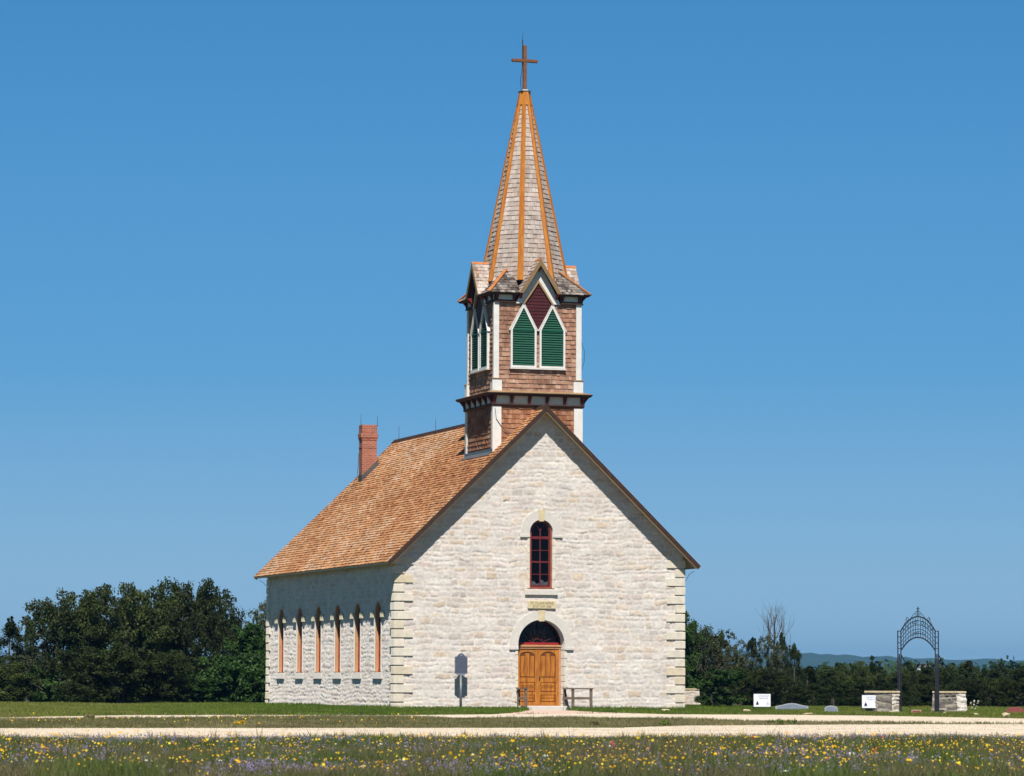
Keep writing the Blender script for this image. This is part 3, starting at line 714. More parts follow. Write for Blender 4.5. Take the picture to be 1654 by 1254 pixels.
MB().tube([(-.33, .2, 1.2), (-.36, .2, .6), (-.38, .25, .25), (-.5, .27, .0), (-.62, .27, -.22)], .01, 4).build('conductor_wire', M['wire'], cm)

# ---- tower
TX, TY = 5.49, 2.16
def face_frames(hw):
    """for each tower side: origin at its lower left seen from outside, U along, N outward"""
    return [((TX - hw, TY - hw), (1, 0, 0), (0, -1, 0)), ((TX - hw, TY + hw), (0, -1, 0), (-1, 0, 0)),
            ((TX + hw, TY + hw), (-1, 0, 0), (0, 1, 0)), ((TX + hw, TY - hw), (0, 1, 0), (1, 0, 0))]
def tower_part(name, hw, z0, z1, seed, board, exp=.175, m='wallsh'):
    e = empty(name, (0, 0, 0)); e.parent = ch
    MB().box(TX - hw + .03, TX + hw - .03, TY - hw + .03, TY + hw - .03, z0, z1).build('core', M['brown'], e)
    for i, (o, U, N) in enumerate(face_frames(hw - .028)):
        shingles('shingle_siding', (*o, z0), U, (0, 0, 1), N, z1 - z0 - .01, lambda v: .0, lambda v: 2 * hw - .056, M[m], e, exp, (.09, .2), .028, seed + i,
                 lambda P_, rn: np.clip(.12 + rn * .5 + .4 * vnoise(P_[:, 0] * 1.2 + P_[:, 1] + 20, P_[:, 2] * 1.6, seed), 0, 1))
    for sx in (-1, 1):
        for sy in (-1, 1):
            x0, x1 = sorted((TX + sx * (hw + .035), TX + sx * (hw - board))); y0, y1 = sorted((TY + sy * (hw + .035), TY + sy * (hw - .03)))
            b = MB(); b.box(x0, x1, y0, y1, z0 + .01, z1)
            x0, x1 = sorted((TX + sx * (hw + .035), TX + sx * (hw - .03))); y0, y1 = sorted((TY + sy * (hw - .03), TY + sy * (hw - board * .55)))
            b.box(x0, x1, y0, y1, z0 + .01, z1); b.build('corner_board', M['white'], e)
    return e
HB = 1.70
lo = tower_part('tower_base', HB, 8.0, 11.1, 100, .30)
fl_ = MB()
for zz, (xa, xb) in enumerate(((TX - HB - .17, TX - HB - .036),)):
    z = ZE + SL * (OE + xa); z2 = ZE + SL * (OE + xb)
    fl_.add([(xa, TY - HB - .02, z + .05), (xb, TY - HB - .02, z2 + .06), (xb, TY + HB + .1, z2 + .06), (xa, TY + HB + .1, z + .05), (xb, TY - HB - .02, z2 + .16), (xb, TY + HB + .1, z2 + .16)], [(0, 1, 2, 3), (1, 4, 5, 2)])
fl_.build('flashing', M['metalg'], lo)
MB().tube([(TX - HB + .05, TY - HB - .045, 11.0), (TX - HB + .1, TY - HB - .06, 10.6), (TX - HB + .35, TY - HB - .06, 10.25), (TX - HB + .62, TY - HB - .05, 10.05)], .012, 4).build('conductor_wire', M['wire'], lo)
# cornice
def frustum(b, hw0, z0, hw1, z1):
    vs = [(TX + sx * h, TY + sy * h, z) for (h, z) in ((hw0, z0), (hw1, z1)) for sx, sy in ((-1, -1), (1, -1), (1, 1), (-1, 1))]
    b.add(vs, [(3, 2, 1, 0), (4, 5, 6, 7), (0, 1, 5, 4), (1, 2, 6, 5), (2, 3, 7, 6), (3, 0, 4, 7)], random.random()); return b
co = empty('cornice', (0, 0, 0)); co.parent = ch
frustum(frustum(MB(), HB + .06, 11.07, HB + .10, 11.13), HB + .10, 11.13, HB + .07, 11.17).build('bed_moulding', M['brown'], co)
frustum(MB(), HB + .045, 11.165, HB + .05, 11.47).build('frieze_panel', M['creampaint'], co)
frustum(frustum(MB(), HB + .27, 11.455, HB + .33, 11.53), HB + .33, 11.53, HB + .315, 11.555).build('crown_moulding', M['brown'], co)
frustum(MB(), HB + .325, 11.556, HB + .05, 11.64).build('drip_edge', M['tanpaint'], co)
def bracket(b, p, U, N, w_, ztop, zbot, proj):
    U = Vector(U); N = Vector(N); p = Vector(p)
    prof = [(0, zbot), (.035, zbot), (.06, zbot + (ztop - zbot) * .35), (proj * .8, ztop - .05), (proj, ztop), (0, ztop)]
    vs = [p + U * (s * w_ / 2) + N * d + Vector((0, 0, z - p.z)) for s in (-1, 1) for d, z in prof]
    n = len(prof); b.add(vs, [tuple(range(n)), tuple(range(2 * n - 1, n - 1, -1))] + [(i, n + i, n + (i + 1) % n, (i + 1) % n) for i in range(n)], random.random())
for fi, (o, U, N) in enumerate(face_frames(HB + .05)):
    span = 2 * (HB + .05)
    for k in range(6):
        u = .05 + (span - .1) * k / 5; b = MB(); bracket(b, (o[0] + U[0] * u, o[1] + U[1] * u, 11.15), U, N, .10 if 0 < k < 5 else .13, 11.46, 11.15, .23)
        b.build('bracket', M['maroon'], co)
# belfry
HU = 1.66
be = tower_part('belfry', HU, 11.6, 14.90, 200, .17, .165, 'belfsh')
for sx in (-1, 1):
    for sy in (-1, 1):
        x0, x1 = sorted((TX + sx * (HU + .09), TX + sx * (HU - .28))); y0, y1 = sorted((TY + sy * (HU + .09), TY + sy * (HU - .1)))
        b = MB(); b.bbox(x0, x1, y0, y1, 11.62, 12.06, .01); x0, x1 = sorted((TX + sx * (HU + .088), TX + sx * (HU - .1))); y0, y1 = sorted((TY + sy * (HU - .1), TY + sy * (HU - .2)))
        b.bbox(x0, x1, y0, y1, 11.62, 12.06, .01)
        b.build('corner_plinth', M['white'], be)
        x0, x1 = sorted((TX + sx * (HU + .12), TX + sx * (HU - .30))); y0, y1 = sorted((TY + sy * (HU + .12), TY + sy * (HU - .13)))
        MB().bbox(x0, x1, y0, y1, 12.06, 12.10, .008).build('plinth_cap', M['tanpaint'], be)
MB().tube([(TX + HU + .06, TY - HU + .02, 13.5), (TX + HU + .16, TY - HU, 13.2), (TX + HU + .15, TY - HU, 12.8), (TX + HU + .06, TY - HU + .02, 12.45)], .01, 4).build('conductor_wire', M['wire'], be)
# louvred windows, diamond panels, eave frieze, gablets: the four sides
ZS, ZA, ZB = 13.89, 14.72, 12.58
EV, EZ = 1.97, 15.22          # eave half width and height
for fi, (o, U, N) in enumerate(face_frames(HU)):
    mid = HU
    P = lambda u, v, d: (o[0] + U[0] * u + N[0] * (-d), o[1] + U[1] * u + N[1] * (-d), v)   # d < 0 = outward
    for s in (-1, 1):
        c0 = mid + s * .555; hw = .425
        e = empty('louvred_window', P(c0, ZB, 0)); e.parent = ch
        E = Vector(P(c0, ZB, 0)); Q = lambda u, v, d: tuple(Vector(P(c0 + u, ZB + v, d)) - E)
        hh, ha = ZS - ZB, ZA - ZB
        inner = [(-hw, 0), (-hw, hh), (0, ha), (hw, hh), (hw, 0)]
        outer = [(-hw - .07, -.075), (-hw - .07, hh + .02), (0, ha + .14), (hw + .07, hh + .02), (hw + .07, -.075)]
        b = MB(); b.ring(inner, outer, -.085, .02, Q, closed=True); b.build('frame', M['white'], e)
        b = MB()                       # projecting hood boards
        b.ring([(-hw - .10, hh - .03), (0, ha + .142), (hw + .10, hh - .03)], [(-hw - .13, hh - .02), (0, ha + .185), (hw + .13, hh - .02)], -.10, .02, Q)
        b.build('hood_board', M['white'], e)
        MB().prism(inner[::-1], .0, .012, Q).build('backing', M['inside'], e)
        sl = MB(); n = 24
        for k in range(n):
            z = .03 + k * (ha - .06) / n; w_ = hw if z < hh else hw * (ha - z) / (ha - hh)
            if w_ < .04: continue
            w2 = hw if z + .07 < hh else max(.02, hw * (ha - z - .07) / (ha - hh))
            vs = [Q(-w_, z, -.055), Q(w_, z, -.055), Q(w2, z + .085, -.005), Q(-w2, z + .085, -.005), Q(-w_, z - .012, -.05), Q(w_, z - .012, -.05)]
            sl.add(vs, [(0, 1, 2, 3), (4, 5, 1, 0)], random.random())
        sl.build('slats', M['green'], e)
        MB().prism([(-hw, hh - .03), (hw, hh - .03), (hw, hh + .03), (-hw, hh + .03)], -.065, -.04, Q).build('rail', M['green'], e)
    # sill board under the pair
    MB().prism([(mid - 1.08, ZB - .13), (mid + 1.08, ZB - .13), (mid + 1.08, ZB - .087), (mid - 1.08, ZB - .087)], -.12, .02, P).build('louvre_sill', M['white'], ch)
    dp = empty('diamond_panel', P(mid, 14.7, 0)); dp.parent = ch; E = Vector(P(mid, 14.7, 0))
    Q = lambda u, v, d: tuple(Vector(P(mid + u, 14.7 + v, d)) - E)
    b = MB(); b.prism([(0, -.80), (.55, .17), (0, 1.0), (-.55, .17)], -.045, .02, Q)
    for k in range(14):
        z = -.7 + k * .12; w_ = .55 * (1 - abs(z - .17) / (.97 if z < .17 else .83))
        if w_ > .06: b.prism([(-w_, z), (w_, z), (w_ * .96, z + .03), (-w_ * .96, z + .03)], -.062, -.046, Q)
    b.build('panel', M['maroon'], dp)
    b = MB(); b.ring([(-.53, .15), (0, .93), (.53, .15)], [(-.60, .15), (0, 1.05), (.60, .15)], -.12, .0, Q); b.build('trim', M['tanpaint'], dp)
    # frieze at the eave, either side of the gablet
    fz = empty('eave_frieze', P(mid, 15, 0)); fz.parent = ch; E = Vector(P(mid, 15, 0)); Q = lambda u, v, d: tuple(Vector(P(mid + u, 15 + v, d)) - E)
    for s in (-1, 1):
        rect = lambda a, c2, z0, z1: [(x, z) for x, z in ((min(s * a, s * c2), z0), (max(s * a, s * c2), z0), (max(s * a, s * c2), z1), (min(s * a, s * c2), z1))]
        MB().prism(rect(.86, HU + .01, -.10, -.02), -.085, .0, Q).prism(rect(.85, HU + .02, -.115, -.075), -.11, .0, Q).build('bed_moulding', M['brown'], fz)
        MB().prism(rect(.87, HU - .02, -.02, .2), -.05, .0, Q).build('panel', M['creampaint'], fz)
        for u in (HU - .06, .92):
            b = MB(); pp = Vector(Q(s * u, 0, -.05)); bracket(b, (pp.x, pp.y, -.02), U, N, .11, .22, -.06, .24); b.build('bracket', M['maroon'], fz)
# skirt roof with corner hips; open in the middle of each side where the gablets stand
sk = empty('skirt_roof', (0, 0, 0)); sk.parent = ch
HI, ZI = 1.0, 16.14; GAPW = .74
for fi, (o, U, N) in enumerate(face_frames(EV)):
    run = EV - HI; rise = ZI - EZ; ln = math.hypot(run, rise)
    V = (-N[0] * run / ln, -N[1] * run / ln, rise / ln); NN = (N[0] * rise / ln, N[1] * rise / ln, run / ln)
    shingles('shingle_slope', (*o, EZ), U, V, NN, ln, lambda v: v * run / ln, lambda v: 2 * EV - v * run / ln, M['oldsh'], sk, .15, (.08, .18), .022, 300 + fi, gap=(EV - GAPW, EV + GAPW))
for sx in (-1, 1):
    for sy in (-1, 1):
        def lvl(h, z): return [(TX + sx * GAPW, TY + sy * GAPW, z), (TX + sx * h, TY + sy * GAPW, z), (TX + sx * h, TY + sy * h, z), (TX + sx * GAPW, TY + sy * h, z)]
        b = MB(); vs = lvl(EV - .05, EZ - .05) + lvl(EV - .02, EZ - .008) + lvl(HI, ZI - .03)
        b.add(vs, [(0, 3, 2, 1), (8, 9, 10, 11)] + [(k * 4 + i, k * 4 + (i + 1) % 4, k * 4 + 4 + (i + 1) % 4, k * 4 + 4 + i) for k in (0, 1) for i in range(4)]); b.build('fascia', M['brown'], sk)
for sx in (-1, 1):
    for sy in (-1, 1):
        a = Vector((TX + sx * EV, TY + sy * EV, EZ + .03)); b_ = Vector((TX + sx * (HI + .02), TY + sy * (HI + .02), ZI + .05))
        MB().beam(a, b_, .13, .03).build('hip_cap', M['hipred'], sk)
# gablets
GB, GA = EZ + .02, 16.50; GHW = .80
for fi, (o, U, N) in enumerate(face_frames(0)):
    Uv, Nv = Vector(U), Vector(N); O = Vector((TX, TY, 0)); out = EV + .05
    g = empty('gablet', (TX + N[0] * out, TY + N[1] * out, GB)); g.parent = ch
    Q = lambda u, v, d: tuple(Uv * u + Vector((0, 0, v)) + Nv * d)       # local to gablet, d outward from its face
    ht = GA - GB
    for s in (-1, 1):
        # slope surface running back into the spire
        lnn = math.hypot(GHW, ht); V = tuple(Uv * (-s * GHW / lnn) + Vector((0, 0, ht / lnn)))
        NN = tuple(Uv * (s * ht / lnn) + Vector((0, 0, GHW / lnn)))
        dep = 1.0
        oo = Vector(Q(s * GHW, 0, 0 if s < 0 else -dep)); UU = tuple(Nv * -1) if s < 0 else tuple(Nv)
        shingles('shingle_slope', tuple(Vector(Q(s * GHW, 0, 0 if s < 0 else -dep))), tuple(Nv * (-1 if s < 0 else 1)), V, NN, lnn, lambda v: 0, lambda v: dep, M['greysh'], g, .16, (.09, .18), .02, 400 + fi * 2 + s)
        b = MB(); q = [Q(s * GHW, 0, 0), Q(0, ht, 0), Q(0, ht - .07, 0), Q(s * (GHW - .045), 0, 0), Q(s * GHW, 0, -dep), Q(0, ht, -dep), Q(0, ht - .07, -dep), Q(s * (GHW - .045), 0, -dep)]
        b.add(q, [(0, 1, 2, 3), (4, 7, 6, 5), (0, 4, 5, 1), (3, 2, 6, 7), (0, 3, 7, 4), (1, 5, 6, 2)]); b.build('deck', M['brown'], g)
        b = MB(); b.add([Q(s * (GHW + .01), -.02, .02), Q(0, ht + .01, .02), Q(0, ht - .24, .02), Q(s * (GHW - .145), -.02, .02), Q(s * (GHW + .01), -.02, .001), Q(0, ht + .01, .001), Q(0, ht - .24, .001), Q(s * (GHW - .145), -.02, .001)],
                          [(0, 1, 2, 3), (4, 7, 6, 5), (0, 4, 5, 1), (3, 2, 6, 7), (0, 3, 7, 4)]); b.build('rake_board', M['tandark'], g)
        b = MB(); bracket(b, (0, 0, 0), Vector((1, 0, 0)), Vector((0, 1, 0)), .09, .0, -.2, .2)
        bo = b; bo.v = [tuple(Uv * (x + s * (GHW - .10)) + Nv * (y - .23) + Vector((0, 0, z))) for x, y, z in bo.v]
        bo.build('bracket', M['maroonlit'], g)
    zb = 14.86 - GB; dw = -(out - HU)
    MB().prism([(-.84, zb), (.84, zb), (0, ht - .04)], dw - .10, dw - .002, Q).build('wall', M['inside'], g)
    MB().ring([(-.575, zb + .01), (0, 15.72 - GB), (.575, zb + .01)], [(-.87, zb), (0, ht - .03), (.87, zb)], dw, dw + .07, Q).build('cream_board', M['white'], g)
    b = MB(); b.add([Q(-.075, ht - .23, -.02), Q(.075, ht - .23, -.02), Q(.03, ht - .42, -.2), Q(-.03, ht - .42, -.2), Q(-.075, ht - .23, -.24), Q(.075, ht - .23, -.24), Q(.03, ht - .44, -.24), Q(-.03, ht - .44, -.24)],
                    [(0, 1, 2, 3), (4, 7, 6, 5), (0, 4, 5, 1), (3, 2, 6, 7), (0, 3, 7, 4), (1, 5, 6, 2)]); b.build('apex_bracket', M['maroon'], g)
    MB().prism([(-.055, ht - .045), (0, ht + .04), (.055, ht - .045)], 0.02, -.95, Q).build('ridge_cap', M['hipred'], g)
# spire
sp = empty('spire', (TX, TY, 15.75)); sp.parent = ch
Z0s, Z1s = 0.0, 22.98 - 15.75; rad = lambda z: (1.63 - .2046 * z)
r0, r1 = rad(Z0s), rad(Z1s)
vs = [(math.cos(R(22.5 + 45 * k)) * rr * .985, math.sin(R(22.5 + 45 * k)) * rr * .985, z) for z, rr in ((Z0s, r0), (Z1s, r1)) for k in range(8)]
MB().add(vs, [tuple(range(7, -1, -1)), tuple(range(8, 16))] + [(k, (k + 1) % 8, 8 + (k + 1) % 8, 8 + k) for k in range(8)]).build('core', M['brown'], sp)
for k in range(8):
    a0, a1 = R(22.5 + 45 * k), R(67.5 + 45 * k)
    p0 = Vector((math.cos(a0) * r0, math.sin(a0) * r0, Z0s)); p1 = Vector((math.cos(a1) * r0, math.sin(a1) * r0, Z0s))
    q0 = Vector((math.cos(a0) * r1, math.sin(a0) * r1, Z1s)); q1 = Vector((math.cos(a1) * r1, math.sin(a1) * r1, Z1s))
    m0 = (p0 + p1) / 2; m1 = (q0 + q1) / 2; V = (m1 - m0); H = V.length; V.normalize(); U = (p1 - p0).normalized(); N = U.cross(V).normalized()
    h0, h1 = (p1 - p0).length / 2, (q1 - q0).length / 2
    shingles('shingle_face', tuple(m0), tuple(U), tuple(V), tuple(N), H, lambda v: -(h0 + (h1 - h0) * v / H), lambda v: h0 + (h1 - h0) * v / H, M['greysh'], sp, .18, (.09, .19), .024, 500 + k,
             lambda P_, rn: np.clip(.22 + rn * .45 + .35 * vnoise(P_[:, 2] * 1.6 + 9, P_[:, 0] * 2.5 + 9, 77), 0, 1))
    # hip board: two boards meeting on the edge
    b = MB(); a = p0; t = q0
    for sgn, Um, Nm in ((1, U, N),):
        pass
    a_prev0 = R(-22.5 + 45 * k); pm = Vector((math.cos(a_prev0) * r0, math.sin(a_prev0) * r0, Z0s)); Uprev = (pm - p0).normalized()
    radial = Vector((math.cos(a0), math.sin(a0), 0.2)).normalized()
    wd = .125; wt = .08
    for UU in (U, Uprev):
        for (za, zb) in ((0.0, 1.0),):
            A = p0 + radial * .062; Bt = q0 + radial * .058
            vs = [A, A + UU * wd - radial * .01, Bt + UU * wt - radial * .01, Bt, p0 - radial * .02, p0 + UU * wd - radial * .03, q0 + UU * wt - radial * .03, q0 - radial * .02]
            b.add(vs, [(0, 1, 2, 3), (4, 7, 6, 5), (0, 4, 5, 1), (2, 6, 7, 3), (1, 5, 6, 2)])
    b.build('hip_board', M['hip'], sp)
hc = MB(); vs = []
for z, rr in ((Z1s - .5, rad(Z1s - .5) + .06), (Z1s, r1 + .05)):
    vs += [(math.cos(R(22.5 + 45 * k)) * rr, math.sin(R(22.5 + 45 * k)) * rr, z) for k in range(8)]
hc.add(vs, [(k, (k + 1) % 8, 8 + (k + 1) % 8, 8 + k) for k in range(8)]); hc.build('tip_casing', M['hip'], sp)
MB().bbox(-.2, .2, -.2, .2, Z1s, Z1s + .05, .012).build('tip_cap', M['lead'], sp)
MB().bbox(-.10, .10, -.10, .10, Z1s + .05, Z1s + .10, .01).build('cross_collar', M['white'], sp)
cr = empty('steeple_cross', (TX, TY, 23.07)); cr.parent = ch
b = MB(); b.bbox(-.065, .065, -.065, .065, 0, 1.68, .008); b.build('upright', M['crossw'], cr)
b = MB(); b.bbox(-.50, .50, -.075, .075, 1.05, 1.16, .008); b.build('crossbar', M['crossw'], cr)
MB().tube([(-.08, .02, 1.1), (-.08, .02, 1.9)], .022, 6).tube([(-.08, .02, 1.9), (-.07, .02, 2.2)], [.010, .006], 5).build('lightning_rod', M['wire'], cr)
MB().tube([(-.08, .02, 1.1), (-.10, .02, .7), (-.16, .02, .4), (-.14, .02, .15), (-.12, .02, 0)], .012, 4).build('conductor_wire', M['wire'], cr)

#@@OBJECTS
# ------------------------------------------------------------------ things by the church
def cl2w(x, y, z=None):
    X, Y = c2w(x, y); return (X, Y, G(X, Y) if z is None else z)
# historical marker on its post
mk = empty('historical_marker', cl2w(2.29, -.62), R(TH), label='grey cast metal marker plate on a round post before the church front', cat='marker')
MB().tube([(0, .03, -.1), (0, .03, 1.30)], .046, 12).build('post', M['metalg'], mk, smooth=True)
b = MB(); o_ = [(-.235, 1.32), (.235, 1.32), (.235, 1.93)] + [(.235 - .055 - .03 * k, 1.93 + h) for k, h in enumerate((.0, .02, .05, .085))] + [(.04, 2.05), (0, 2.058), (-.04, 2.05)] + [(-.09 - .03 * k, 1.93 + h) for k, h in enumerate((.085, .05, .02, .0))] + [(-.235, 1.93)]
b.prism(o_, -.012, .018, FR).build('plate', M['plate'], mk)
b = MB(); b.box(-.22, .22, -.018, -.0125, 1.335, 1.345).box(-.22, .22, -.018, -.0125, 1.905, 1.915)
for s in (-1, 1): b.box(s * .22 - .005, s * .22 + .005, -.018, -.0125, 1.346, 1.904)
b.build('raised_border', M['plate2'], mk)
b = MB(); b.prism([(.045 * math.cos(k * math.pi / 8), 1.985 + .045 * math.sin(k * math.pi / 8)) for k in range(16)], -.022, -.0125, FR).build('medallion', M['plate2'], mk)
b = MB(); b.prism([(-.12, 1.26), (.12, 1.26), (.17, 1.318), (-.17, 1.318)], -.014, .05, FR); b.build('bracket', M['plate2'], mk)
# weathered rails either side of the door
def rail_board(b, p, q, z, w_=.10, t=.045): b.beam((*p, z), (*q, z), w_, t)
e = empty('wooden_rail', cl2w(4.60, -.6), R(TH), label='short weathered wooden rail standing end-on at the left side of the church door', cat='rail', group='weathered rails beside the door')
MB().beam((0, .5, .80), (0, -.5, .80), .14, .05).build('top_board', M['rail'], e)
MB().beam((0, .5, .45), (0, -.5, .45), .04, .09).build('mid_board', M['rail'], e)
for y in (.43, -.43): MB().bbox(-.045, .045, y - .045, y + .045, -.1, .775, .005).build('post', M['rail'], e)
e = empty('wooden_rail', cl2w(6.36, -.6), R(TH), label='weathered wooden rail turning a corner at the right side of the church door', cat='rail', group='weathered rails beside the door')
MB().beam((0, .5, .80), (0, -.42, .80), .14, .05).build('top_board', M['rail'], e)
MB().beam((-.07, -.5, .80), (.76, -.5, .80), .15, .05).build('top_board', M['rail'], e)
MB().beam((0, .5, .45), (0, -.45, .45), .04, .09).build('mid_board', M['rail'], e)
MB().beam((.05, -.5, .45), (.68, -.5, .45), .04, .09).build('mid_board', M['rail'], e)
for x, y in ((0, .43), (0, -.5), (.69, -.5)): MB().bbox(x - .045, x + .045, y - .045, y + .045, -.1, .775, .005).build('post', M['rail'], e)

# paved path fanning out from the door
PL = ([109, 110.5, 112, 114, 117, 121, 125, 130.9], [-3.4, -2.2, -1.2, -.45, -.1, .15, .35, .55]); PR = ([109, 110.5, 112, 114, 117, 121, 125, 130.9], [6.2, 5.9, 5.6, 5.2, 4.5, 3.3, 2.5, 2.1])
P = []; nyr = 24
for yy in np.linspace(109.5, 130.6, nyr):
    xl, xr = np.interp(yy, *PL), np.interp(yy, *PR)
    for u in np.linspace(0, 1, 10): P.append((xl + (xr - xl) * u, yy, G(0, yy) + .016))
J = np.arange(nyr - 1)[:, None] * 10 + np.arange(9)[None]
quads('path', np.array(P), M['brickpath'], faces=np.stack([J, J + 1, J + 11, J + 10], -1).reshape(-1, 4), smooth=True, kind='structure')
def on_path(X, Y): return (Y < 130.9) & (Y > 108) & (X > np.interp(Y, *PL) + .1) & (X < np.interp(Y, *PR) - .1)

# ------------------------------------------------------------------ cemetery
DIR = {}
def put(px, py, base=None):
    X, Y = onground(px, py); return X, Y, G(X, Y)
def sign(px, py, label):
    X, Y, z = put(px, py)
    e = empty('parking_sign', (X, Y, z), R(-3), label=label, cat='sign', group='white parking signs on low wire legs')
    k = Y / FPX; w_ = 27 * k; h_ = 20.5 * k; zb = 8.5 * k
    MB().bbox(-w_ / 2, w_ / 2, -.008, .008, zb, zb + h_, .003).build('board', M['signw'], e)
    f = MB(); g = w_ / 2 + .012
    for s in (-1, 1): f.tube([(s * g, .0, -.15), (s * g, 0, zb + h_ + .012)], .011, 6)
    f.tube([(-g, 0, zb + h_ + .014), (g, 0, zb + h_ + .014)], .011, 6).tube([(-g, 0, zb - .015), (g, 0, zb - .015)], .009, 6).tube([(-g, 0, zb * .45), (g, 0, zb * .45)], .006, 6)
    f.build('wire_frame', M['iron'], e)
    text_mesh('lettering', 'HANDICAP', .098, M['greyprint'], e, Matrix.Translation((.05, -.0105, zb + h_ * .84)) @ RX @ Matrix.Diagonal((.78, .8, 1, 1)), .002)
    text_mesh('lettering', 'PARKING', .098, M['greyprint'], e, Matrix.Translation((.05, -.0105, zb + h_ * .66)) @ RX @ Matrix.Diagonal((.78, .8, 1, 1)), .002)
    c0, z0 = -w_ * .28, zb + h_ * .28
    b = MB(); b.prism([(c0 - .05, z0 - .075), (c0 - .018, z0 - .045), (c0, z0 - .06), (c0 + .018, z0 - .045), (c0 + .05, z0 - .075), (c0 + .045, z0 - .01), (c0 + .018, z0 + .05), (c0, z0 + .085), (c0 - .018, z0 + .05), (c0 - .045, z0 - .01)], -.0125, -.0095, FR)
    b.build('figure_symbol', M['navy'], e)
    c0 = w_ * .34; b = MB()
    b.tube([(c0 + .028 * math.cos(a) - .01, -.011, z0 - .035 + .032 * math.sin(a)) for a in np.linspace(R(-70), R(-290), 12)], .006, 5)
    b.tube([(c0, -.011, z0 + .045), (c0, -.011, z0 - .01), (c0 + .03, -.011, z0 - .01), (c0 + .045, -.011, z0 - .055)], .007, 5)
    b.tube([(c0, -.011, z0 + .065), (c0, -.011, z0 + .082)], .012, 6); b.build('wheelchair_symbol', M['greyprint'], e)
sign(1231, 1150.5, 'white parking sign on wire legs between the church and the long grey headstone')
sign(1406, 1152.5, 'white parking sign on wire legs partly covering the left stone wall of the cemetery gate')

def field_wall(px, py, pw, ph, rz, L, D, batter, label, seed=0, m='stonewall', depth=None):
    """battered field-stone wall stub; px..px+pw and height in picture pixels at its own distance"""
    X, Y, z = put(px + pw / 2, py) if depth is None else (*((lambda a: (a[0], depth))(atdist(px + pw / 2, py, depth))), 0)
    if depth is not None: z = G(X, Y)
    k = Y / FPX; H = ph * k
    e = empty('cemetery_wall', (X, Y, z), rz, label=label, cat='stone wall', group='low stone walls of the cemetery')
    pal = [[.30, .27, .23], [.22, .20, .18], [.38, .34, .29], [.18, .16, .14], [.42, .37, .30]] if m == 'stonewall' else None
    for side, (Ls, off) in enumerate(((L, 0), (D, 1), (L, 2), (D, 3))):
        a = [0, R(90), R(180), R(270)][side]; ca, sa = math.cos(a), math.sin(a); other = (D if side % 2 == 0 else L) / 2
        def place(u, v, h):
            sh = 1 - batter * v / H; x = (u - Ls / 2) * (1 - batter * v / H ); y = -(other * sh + h * .9)
            return np.stack([x * ca - y * sa, x * sa + y * ca, v], -1)
        rubble('stone_face', Ls, (-.15, H - .04), .025, lambda u, v: u > -1, place, 60 + seed * 4 + side, e, rh=.13, mortar=(side == 1), pal=[[.50, .44, .36], [.56, .49, .40], [.46, .38, .28]] if side == 1 else pal)  # gate walls: right end pinker stone, its sunlit brightness put into the palette
    q = 1 - batter; b = MB(); b.bbox(-L / 2 * q - .03, L / 2 * q + .03, -D / 2 * q - .04, D / 2 * q + .04, H - .055, H + .02, .015); b.build('coping', M['rock'], e)
field_wall(1398, 1152.5, 54, 35, R(-33), 1.02, .55, .0, 'stone wall stub at the left foot of the iron gate, half hidden by the parking sign', seed=0)
field_wall(1505, 1152.5, 57, 34.5, R(-36), 1.0, .72, .10, 'sloping-ended stone wall stub at the right foot of the iron gate, beside the white flowers', seed=1)
field_wall(1086, 1139, 45, 29, R(8), 1.15, .6, .14, 'pale capped stone wall stub showing just right of the church corner', seed=2, m='pale', depth=152)

# headstones
def headstone(name, px, py, pw, ph, prof, m, label, th=.16, base=True, base_m='granite'):
    X, Y, z = put(px, py); k = Y / FPX; w_ = pw * k; h_ = ph * k
    e = empty(name, (X, Y, z), R(-4), label=label, cat='headstone', group='headstones of the cemetery')
    P = [(-w_ / 2, .04)] + [(w_ / 2, .04)] + [(w_ / 2 - w_ * t, h_ * f) for t, f in prof]
    MB().prism(P, -th / 2, th / 2, FR).build('stone', M[m], e)
    if base: MB().bbox(-w_ / 2 - .05, w_ / 2 + .05, -th / 2 - .08, th / 2 + .08, -.1, .045, .01).build('plinth', M[base_m], e)
    P2 = [(u * .86, .04 + (v - .04) * .84) for u, v in P]
    MB().prism(P2, -th / 2 - .006, -th / 2 + .001, FR).build('inscription_panel', M['plate2' if m == 'granite' else 'rock'] if m == 'granite' else M['redgran'], e)
headstone('headstone', 1279, 1149, 53, 13, [(0, .62), (.18, .75), (.38, .96), (.5, 1.0), (.62, .96), (.82, .75), (1, .62)], 'granite', 'wide low grey headstone with a shallow peaked top behind the first parking sign')
headstone('headstone', 1342.5, 1153.5, 21, 13.5, [(0, .72), (.12, .88), (.3, .97), (.5, 1.0), (.7, .97), (.88, .88), (1, .72)], 'granite', 'small grey headstone with a curved top and an orange stained foot', base_m='rock')
headstone('headstone', 1640, 1155, 30, 13, [(0, .6), (.15, .85), (.35, 1.0), (.65, 1.0), (.85, .85), (1, .6)], 'redgran', 'low red granite headstone at the right edge of the photo', base_m='rock')
headstone('headstone', 1480, 1154.5, 15, 7.5, [(0, 1), (1, 1)], 'rock', 'small pale flat-topped marker block between the two gate posts', base=False)

